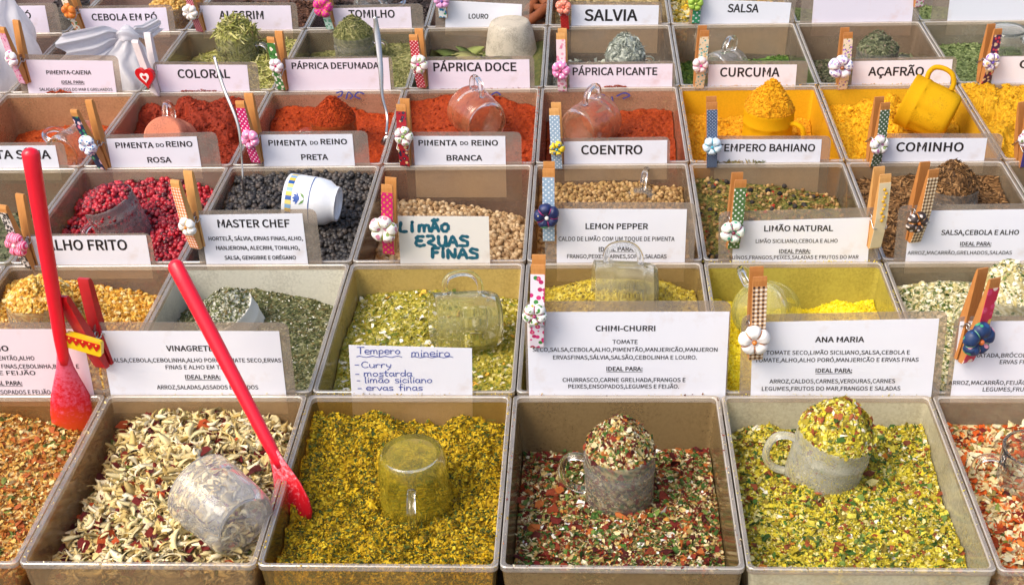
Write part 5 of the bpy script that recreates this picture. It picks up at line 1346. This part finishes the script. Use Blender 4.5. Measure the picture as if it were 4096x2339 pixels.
upright(2510, 722, .006, 'clear glass mug heaped with cream and green flakes at the right edge', (-1, -.25, 0), R=.0285, H=.056, heap=dict(layers=[('chip', 700, .0024, P_SCA, .5), ('chip', 300, .002, P_SCAG, .5), ('fleck', 400, .0012, P_SCA, .5)], base=P_SCA, dome=.026, label='cream and green flakes heaped in the mug at the right edge'))
# third row
upright(266, 497, .014, 'tilted glass mug full of pink-pepper berries', (-.55, -.8, -.2), (-.30, -.12, 1), R=.0265, H=.053, mat=m_glass('#f0e0dc', .06, .03, solid=True, film=.14), heap=dict(layers=[('berry', 330, .0026, P_PINK, .5), ('fleck', 20, .0026, [('#6a5a34', 1)], .5)], base=[('#5c1018', 1), ('#7c1420', 1)], dome=.010, over=.91, rough=.35, spec=.5, bs=.15, label='pink-pepper berries heaped in the tilted mug'))
# porcelain cup
PORC = m_plain('#eef0f2', .12, 'porcelain', coat=.8, var=.03)
Mc = frame(on_z(780, 500, .004), (-.97, .12, .10), (.1, .2, 1))
pc = empty('porcelain_cup', M=Mc); tag(pc, 'white porcelain cup with a blue and yellow band lying on black peppercorns', 'cup')
Rc, Hc = .0240, .051
mb = MB(); mb.lathe([(r, z - Hc / 2) for r, z in [(.004, .003), (Rc * .62, .003), (Rc * .64, 0), (Rc * .72, 0), (Rc * .74, .004), (Rc * .92, .010), (Rc * .99, .020), (Rc, .035), (Rc, Hc - .001), (Rc - .0008, Hc), (Rc - .002, Hc - .001), (Rc - .0026, .03), (Rc * .85, .012), (.004, .007)]], 64)
mb.build('cup_body', PORC, pc, 'auto')
def ring_patches(z0, z1, rr, colors, n, name):
    V, F = [], []; groups = {}
    for k in range(n):
        a0, a1 = 2 * PI * k / n, 2 * PI * (k + 1) / n
        g = groups.setdefault(colors[k % len(colors)], MB())
        st = 3; P = []
        for i in range(st + 1):
            w = a0 + (a1 - a0) * i / st
            P += [(rr * math.cos(w), rr * math.sin(w), z0 - Hc / 2), (rr * math.cos(w), rr * math.sin(w), z1 - Hc / 2)]
        g.add(P, [(2 * i, 2 * i + 2, 2 * i + 3, 2 * i + 1) for i in range(st)])
    for c, g in groups.items(): g.build(name, m_plain(c, .2, 'glaze', coat=.6, var=.05), pc, True)
ring_patches(Hc - .0095, Hc - .0035, Rc + .0002, ['#2458a4', '#e8c23c', '#8cb4d8', '#f0d880'], 36, 'glaze_band')
ring_patches(Hc - .0272, Hc - .0264, Rc + .0002, ['#2c4c8c'], 24, 'glaze_line')
mb = MB()
def on_cup(dw, z): 
    w = 5.0 + dw / Rc; return ((Rc + .0003) * math.cos(w), (Rc + .0003) * math.sin(w), z - Hc / 2)
for k in range(5):
    a = -1.0 + k * .5
    tipx, tipz = .0072 * math.sin(a), .0072 * math.cos(a)
    mb.add([on_cup(-.0010, Hc - .0175), on_cup(tipx * .6 - .0018, Hc - .0175 + tipz * .6), on_cup(tipx, Hc - .0175 + tipz), on_cup(tipx * .6 + .0018, Hc - .0175 + tipz * .6 + .0003), on_cup(.0010, Hc - .0175)], [(0, 4, 3, 2, 1)])
mb.build('painted_flower', m_plain('#2c56a8', .2, 'glaze', coat=.6), pc)
mb = MB()
for sg in (-1, 1):
    mb.add([on_cup(0, Hc - .0226), on_cup(sg * .0024, Hc - .0196), on_cup(sg * .0062, Hc - .0170), on_cup(sg * .0040, Hc - .0214)], [(0, 1, 2, 3) if sg < 0 else (0, 3, 2, 1)])
mb.build('painted_leaf', m_plain('#5c8a34', .2, 'glaze', coat=.6), pc)
mug(1600, 520, -.044, (.2, .9, -.3), (0, -.1, 1), 'glass mug almost hidden behind the LEMON PEPPER card, handle tip showing', R=.025, H=.05)
upright(2372, 462, .008, 'clear glass mug heaped with cumin seeds', (-.95, -.35, 0), R=.0255, H=.052, heap=dict(layers=[('seed', 900, .0036, P_CUMIN, .4)], base=P_CUMIN, dome=.024, label='brown cumin seeds heaped above the mug rim'))
# fourth row
mug(190, 372, -.012, (.35, .9, -.05), (-.9, .2, .35), 'clear glass mug lying in the orange cayenne, left of the navy floral peg', m_glass('#d8a468', .10, .03, solid=True), R=.026, H=.05)
mug(424, 348, -.018, (.05, .85, -.5), (-.1, .1, 1), 'orange-dusted glass mug in the dark red annatto, handle upright', m_glass('#e08a6c', .62, .1), R=.026, H=.05, hmat=G_ORNG)
upright(829, 296, .002, 'glass mug heaped with orange paprika', (-.95, -.3, 0), R=.0262, H=.052, mat=m_glass('#cf6a38', .30, .06, solid=True), heap=dict(layers=powder(P_DEF)[:1], base=P_DEF, dome=.027, rough=.85, lump=.002, cone=.9, label='cone of orange paprika heaped on the mug', over=.98))
mug(1190, 288, -.004, (-.42, .80, .02), (-.10, .25, 1), 'glass mug lying base-forward in the sweet paprika, handle on top', G_ORNG, R=.0275, H=.05)
mug(1468, 308, -.010, (.50, .78, -.02), (.22, .25, 1), 'glass mug lying base-forward in the hot paprika, beside the grey-blue peg', m_glass('#dc9e78', .18, .04, solid=True), R=.0270, H=.05)
upright(1916, 270, .006, 'turmeric-coated yellow mug heaped with turmeric', (.80, -.55, -.1), (.03, -.03, 1), R=.0282, H=.056, mat=G_TURM, heap=dict(layers=[('rock', 1300, .0009, P_TURM, .5), ('rock', 60, .0018, P_TURM, .5)], base=P_TURM, dome=.032, rough=.9, lump=.0035, cone=.95, label='cone of turmeric piled on the coated mug', over=.99))
mug(2312, 272, .004, (-.85, .40, .30), (.36, .12, .9), 'yellow powder-coated mug lying on its side, handle up, in the saffron-coloured powder', G_ACAF, R=.0300, H=.054)
# fifth row
upright(588, 86, .010, 'clear glass mug heaped with rosemary needles', (.97, -.25, 0), R=.0278, H=.058, mat=m_glass('#d4d3bc', .07, .04, solid=True), heap=dict(layers=[('twig', 560, .0070, P_ROSEM, .75)], base=P_ROSEM, dome=.021, label='rosemary needles heaped on the clear mug'))
upright(880, 86, .010, 'cut-glass mug heaped with thyme', (.95, .1, 0), R=.0262, H=.056, panels=14, heap=dict(layers=[('twig', 900, .0034, P_THYME, .5)], base=P_THYME, dome=.022, label='dried thyme heaped on the cut-glass mug'))
pcup = frame(on_z(1272, 108, -.014), (0.02, 0, -1), (1, 0, 0))
make_mug(pcup, .0330, .060, m_glass('#cfc4b0', .58, .2, 'frosted_plastic'), 'cloudy plastic cup upside down on the bay leaves', panels=0, handle=False, name='plastic_cup', cat='cup', flare=.14)
upright(1557, 138, -.016, 'clear glass mug heaped with grey sage', (.9, .5, 0), R=.0262, H=.05, heap=dict(layers=[('chip', 260, .0036, P_SAGE, .6), ('needle', 260, .005, P_SAGE, .5)], base=P_SAGE, dome=.026, label='grey sage leaves heaped on the clear mug'))
mug(1800, 172, -.042, (.55, .8, -.2), (.1, -.05, 1), 'clear glass mug sunk in the parsley, only its handle showing', G_CLEAR, R=.025, H=.05)
upright(2186, 122, -.012, 'clear glass mug heaped with dark grey-green herb', (1, -.15, 0), R=.0262, H=.05, heap=dict(layers=[('fleck', 650, .0022, P_OREG, .5), ('needle', 260, .0036, P_OREG, .4)], base=P_OREG, dome=.020, label='dark grey-green herb heaped on the clear mug'))
mug(2502, 118, -.016, (0, .02, -1), (1, .6, 0), 'clear glass mug upside down in the pale green herb', m_glass('#cfd4c4', .06, .03, solid=True), R=.0285, H=.05)
# back row
upright(420, 14, .000, 'clear glass mug of mustard seeds behind the CEBOLA EM PÓ card', (-.9, -.5, 0), R=.027, H=.05, heap=dict(layers=[('berry', 420, .0018, P_MUST, .5)], base=P_MUST, dome=.010, label='mustard seeds filling the back-row mug'))
upright(178, 6, -.006, 'ribbed glass mug beside the orange flower peg in the back row', (.2, 1, 0), R=.026, H=.055, panels=16, heap=dict(layers=[('seed', 200, .003, P_ANISE, .4)], base=P_ANISE, dome=.006, label='dark seeds filling the ribbed back-row mug'))
mug(930, 0, -.004, (.1, .9, .2), (1, -.2, -.1), 'clear glass mug lying in the black seeds behind the TOMILHO card', R=.026, H=.05)

# ------------------------------------------------------------------ cinnamon sticks
CIN = m_plain('#8a4a24', .75, 'cinnamon_bark', bumps=.4, var=.16)
proto = None
for k, (px_, py_, dz, rz, ry) in enumerate([(1345, 34, -.030, .9, -.25), (1330, 8, -.036, 1.3, -.1), (1362, 22, -.034, 2.4, .15), (1322, 46, -.04, .5, -.2), (1350, -6, -.03, 1.8, 0), (1300, -8, -.03, .2, .1), (1240, -10, -.03, .7, 0), (1180, -12, -.03, 2.2, .05)]):
    p = on_z(px_, py_, dz)
    if proto is None:
        n = 26; V = []; 
        for i in range(n + 1):
            t = i / n; a = t * 2 * PI * 1.7; r = .0072 - .0030 * t
            for x in (-.038, .038): V += [(x, r * math.cos(a), r * math.sin(a)), (x, (r - .0009) * math.cos(a), (r - .0009) * math.sin(a))]
        F = []
        for i in range(n):
            q = i * 4
            F += [(q, q + 4, q + 6, q + 2), (q + 1, q + 3, q + 7, q + 5), (q, q + 1, q + 5, q + 4), (q + 2, q + 6, q + 7, q + 3)]
        proto = mesh_obj('cinnamon_stick', V, F, CIN, None, True); o = proto
    else:
        o = proto.copy(); COL.objects.link(o)
    o.location = p; o.rotation_euler = (k * 1.1, ry, rz)
    tag(o, 'rolled brown cinnamon stick in the back row behind the LOURO card', 'cinnamon stick', 'cinnamon sticks lying in their bin')

# ------------------------------------------------------------------ red spatulas
def m_red():
    m, nt, out = new_mat('red_silicone'); v = coords(nt)
    principled(nt, out, mixc(nt, noise(nt, v, 30, 3), '#ea0a26', '#f81836'), .34, bump(nt, noise(nt, v, 160, 3), .10, .001), Subsurface_Weight=.25, Subsurface_Radius=(.01, .002, .002), Subsurface_Scale=.5, Coat_Weight=.25, Coat_Roughness=.2)
    return m
def m_redblade(dust, stain):
    m, nt, out = new_mat('dusty_silicone'); v = coords(nt)
    f = noise(nt, v, 330, 5, .75)
    sx = N(nt, 'SeparateXYZ'); nt.links.new(v, sx.inputs[0])
    up = mathn(nt, 'MULTIPLY', sx.outputs[2], 9.0)
    rp = ramp(nt, [(.44, 0.0), (.62, .8)]); nt.links.new(mathn(nt, 'ADD', mathn(nt, 'MULTIPLY', f, .85), mathn(nt, 'MULTIPLY_ADD', up, .45, -.09)), rp.inputs[0])
    low = ramp(nt, [(.12, stain), (.42, '#e00c22')]); nt.links.new(mathn(nt, 'MULTIPLY_ADD', noise(nt, v, 60, 3), .2, up), low.inputs[0])
    principled(nt, out, mixc(nt, rp.outputs[0], low.outputs[0], dust), .5)
    return m
RS = m_red()
def blade_mesh(prof, th, bend=0.0):
    """prof: (z, half width) from the tip up; a rounded flat paddle, slightly hollow"""
    V = []; n = 12
    for z, w in prof:
        for k in range(n):
            a = 2 * PI * k / n
            x = w * math.cos(a); V.append((x, th * math.sin(a) * (1 if w > th * 2 else .9) + bend * (x / .016) ** 2 * .003, z))
    F = []
    for j in range(len(prof) - 1):
        for k in range(n): F.append((j * n + k, j * n + (k + 1) % n, (j + 1) * n + (k + 1) % n, (j + 1) * n + k))
    F.append(tuple(range(n))[::-1]); m_ = (len(prof) - 1) * n; F.append(tuple(range(m_, m_ + n)))
    return V, F
def spatula(label, tip, grip, facing, dust, stain, prof, neck, bend=1.0, r0=.0062, r1=.0050):
    t, g = Vector(tip), Vector(grip); z = (g - t).normalized(); L = (g - t).length
    y = Vector(facing); y = (y - z * y.dot(z)).normalized(); x = y.cross(z)
    M = Matrix((x, y, z)).transposed().to_4x4(); M.translation = t
    root = empty('silicone_spatula', M=M); tag(root, label, 'spatula', 'red spatulas stuck into the front-row bins')
    V, F = blade_mesh(prof, .0022, bend); mesh_obj('blade', V, F, m_redblade(dust, stain), root, True)
    pts = [(0, 0, neck - .006)] + [(0, 0, neck + (L - neck) * k / 10) for k in range(11)] + [(0, 0, L + .002), (0, 0, L + .0038)]
    rr = [.0034, .0044] + [r1 + (r0 - r1) * k / 10 for k in range(1, 11)] + [r0 * .8, r0 * .35]
    mb = MB(); mb.tube(pts, rr, 20, .82, (0, 1, 0)); mb.build('handle', RS, root, True)
    return root
spatula('red spatula standing upright in the orange seasoning, blade dusted orange', on_z(190, 1088, -.036), on_y(76, 382, .185), (.25, -1, .2), '#f0708c', '#e05a14',
        [(.000, .0130), (.002, .0160), (.010, .0176), (.024, .0172), (.040, .0146), (.056, .0100), (.068, .0066), (.078, .0050), (.086, .004)], .077, -1.0)
spatula('red scoop-ended spatula leaning over the VINAGRETE card into the yellow seasoning', on_z(768, 1292, -.026), on_y(436, 660, .165), (-.55, -.75, .45), '#f4b8c4', '#c00c20',
        [(.000, .0030), (.004, .0085), (.014, .0142), (.026, .0140), (.036, .0100), (.046, .0066), (.054, .005)], .048, 2.2)

# ------------------------------------------------------------------ spoons
def spoon(label, pts, radii, flat):
    root = empty('teaspoon', pts[-1]); tag(root, label, 'spoon', 'steel spoons standing in the spices')
    o0 = Vector(pts[-1]); path = curve_pts([Vector(p) - o0 for p in pts], 6); n = len(path)
    rr = list(np.interp(np.linspace(0, 1, n), np.linspace(0, 1, len(radii)), radii))
    mb = MB(); mb.tube(path, rr, 14, flat, (0, 1, 0)); mb.build('handle', M_STEEL, root, True)
    bowl = MB(); bowl.ball((path[-1].x + .002, path[-1].y - .004, path[-1].z - .016), .010, 16, 10, (1, .45, 1.7)); bowl.build('bowl', M_STEEL, root, True)
spoon('thin steel spoon standing in the black peppercorns', [on_y(533, 140, .60), on_y(555, 215, .585), on_y(592, 310, .565), on_y(602, 400, .555), on_y(606, 470, .55), on_z(613, 500, -.016)], [.0015, .0019, .0015, .0011, .0010, .0011], .35)
spoon('steel spoon with a wide flat handle standing in the orange paprika', [on_y(934, 42, .83), on_y(940, 90, .825), on_y(948, 170, .81), on_y(952, 240, .80), on_y(964, 290, .79), on_z(962, 335, -.022)], [.0022, .0038, .0030, .0018, .0015, .0017], .3)

# ------------------------------------------------------------------ blue price marks on the far walls of the paprika bins, drawn on tape strips
def scrawl(px_list, Y, c, b):
    mb = MB()
    for st in px_list:
        pts = [on_y(x, y, Y) for x, y in st]
        ribbon(curve_pts(pts, 4), .0016, mb)
    par = [o for o in bpy.data.objects if o.name.startswith('spice_bin') and o.parent is None and abs(o.location.x - (b.x0 + b.x1) / 2) < .01 and abs(o.location.y - (b.y0 + b.y1) / 2) < .01][0]
    o = mb.build('marker_price', m_plain(BLUE, .5, 'marker_ink', var=.1), par)
    o.location = -Vector(par.location)
YB = ROW[4] - .0078
scrawl([[(838, 232), (852, 228), (850, 238), (842, 242)], [(862, 246), (868, 230), (878, 240), (872, 246)], [(906, 234), (892, 230), (884, 240), (896, 246)]], YB, -2, BIN[(3, -2)])
scrawl([[(1196, 234), (1206, 230), (1216, 238), (1208, 243)], [(1222, 238), (1236, 230), (1246, 236)]], YB, -1, BIN[(3, -1)])
scrawl([[(1493, 236), (1505, 238), (1510, 252)], [(1524, 242), (1526, 252)], [(1536, 240), (1554, 232), (1568, 238), (1552, 246)]], YB, 0, BIN[(3, 0)])

# ------------------------------------------------------------------ spilled spice
def spill(label, pts, kind, size, pal, name='spilled_spice'):
    c = Vector(pts.mean(0)); V, F, C, S = scatter(pts - np.array(c), kind, size, pal, .7)
    o = mesh_obj(name, V, F, m_spice(), None, S, C); o.location = c; tag(o, label, 'spice', None, 'stuff')
def ridge(xa, xb, y, Y, n, h, dy=-.0022):
    a, b = on_y(xa, y, Y), on_y(xb, y, Y); t = RNG.uniform(0, 1, n)
    k = np.sin(PI * t) * (0.6 + .4 * np.sin(t * 13))
    return np.stack([a.x + (b.x - a.x) * t, Y + dy + RNG.normal(0, .0007, n), .0004 + np.abs(k) * RNG.uniform(0, 1, n) * h], 1)
spill('small ridge of orange cayenne spilled under the PIMENTA-CAIENA card', ridge(118, 180, 232, Y45, 260, .004), 'rock', .0007, P_CAY)
spill('thin line of red annatto spilled under the COLORAL card', ridge(452, 540, 229, Y45, 160, .0022), 'rock', .0006, P_COLORAU)
spill('little mound of red paprika spilled under the PÁPRICA PICANTE card', ridge(1505, 1560, 219, Y45, 170, .0028), 'rock', .0006, P_PIC)
spill('strand of green herbs lying under the TEMPERO BAHIANO card', ridge(1780, 1905, 410, Y34, 60, .0016), 'twig', .0032, P_BAHIA)
def rim_specks(r, c, n):
    b = BIN[(r, c)]; side = RNG.integers(0, 4, n); t = RNG.uniform(0, 1, n); e = RNG.uniform(.0006, .0036, n)
    x = np.where(side == 0, b.x0 + e, np.where(side == 1, b.x1 - e, b.x0 + t * PITCH)); y = np.where(side == 2, b.y0 + e, np.where(side == 3, b.y1 - e, b.y0 + t * (b.y1 - b.y0)))
    return np.stack([x, y, np.full(n, .0003)], 1)
spill('yellow crumbs scattered on the rim of the curry seasoning bin', rim_specks(0, -1, 240), 'fleck', .0007, P_CURRY)
spill('cream and green specks on the rim of the bright yellow seasoning bin', rim_specks(0, 1, 160), 'fleck', .0007, P_ANA)
spill('red and cream specks on the rim of the chimichurri bin', rim_specks(0, 0, 120), 'fleck', .0008, P_CHIMI + P_CHIMIR)
spill('cream crumbs on the rim of the onion slice bin', rim_specks(0, -2, 90), 'fleck', .0009, P_ONION)
spill('lemon-yellow dust on the rim of the yellow powder bin', rim_specks(1, 1, 220), 'rock', .0005, P_LNAT)
spill('golden dust on the rim of the turmeric bin', rim_specks(3, 1, 240), 'rock', .0005, P_TURM)
spill('golden dust on the rim of the saffron-coloured powder bin', rim_specks(3, 2, 240), 'rock', .0005, P_ACAF)
spill('orange dust on the rim of the sweet paprika bin', rim_specks(3, -1, 240), 'rock', .0005, P_DOCE)
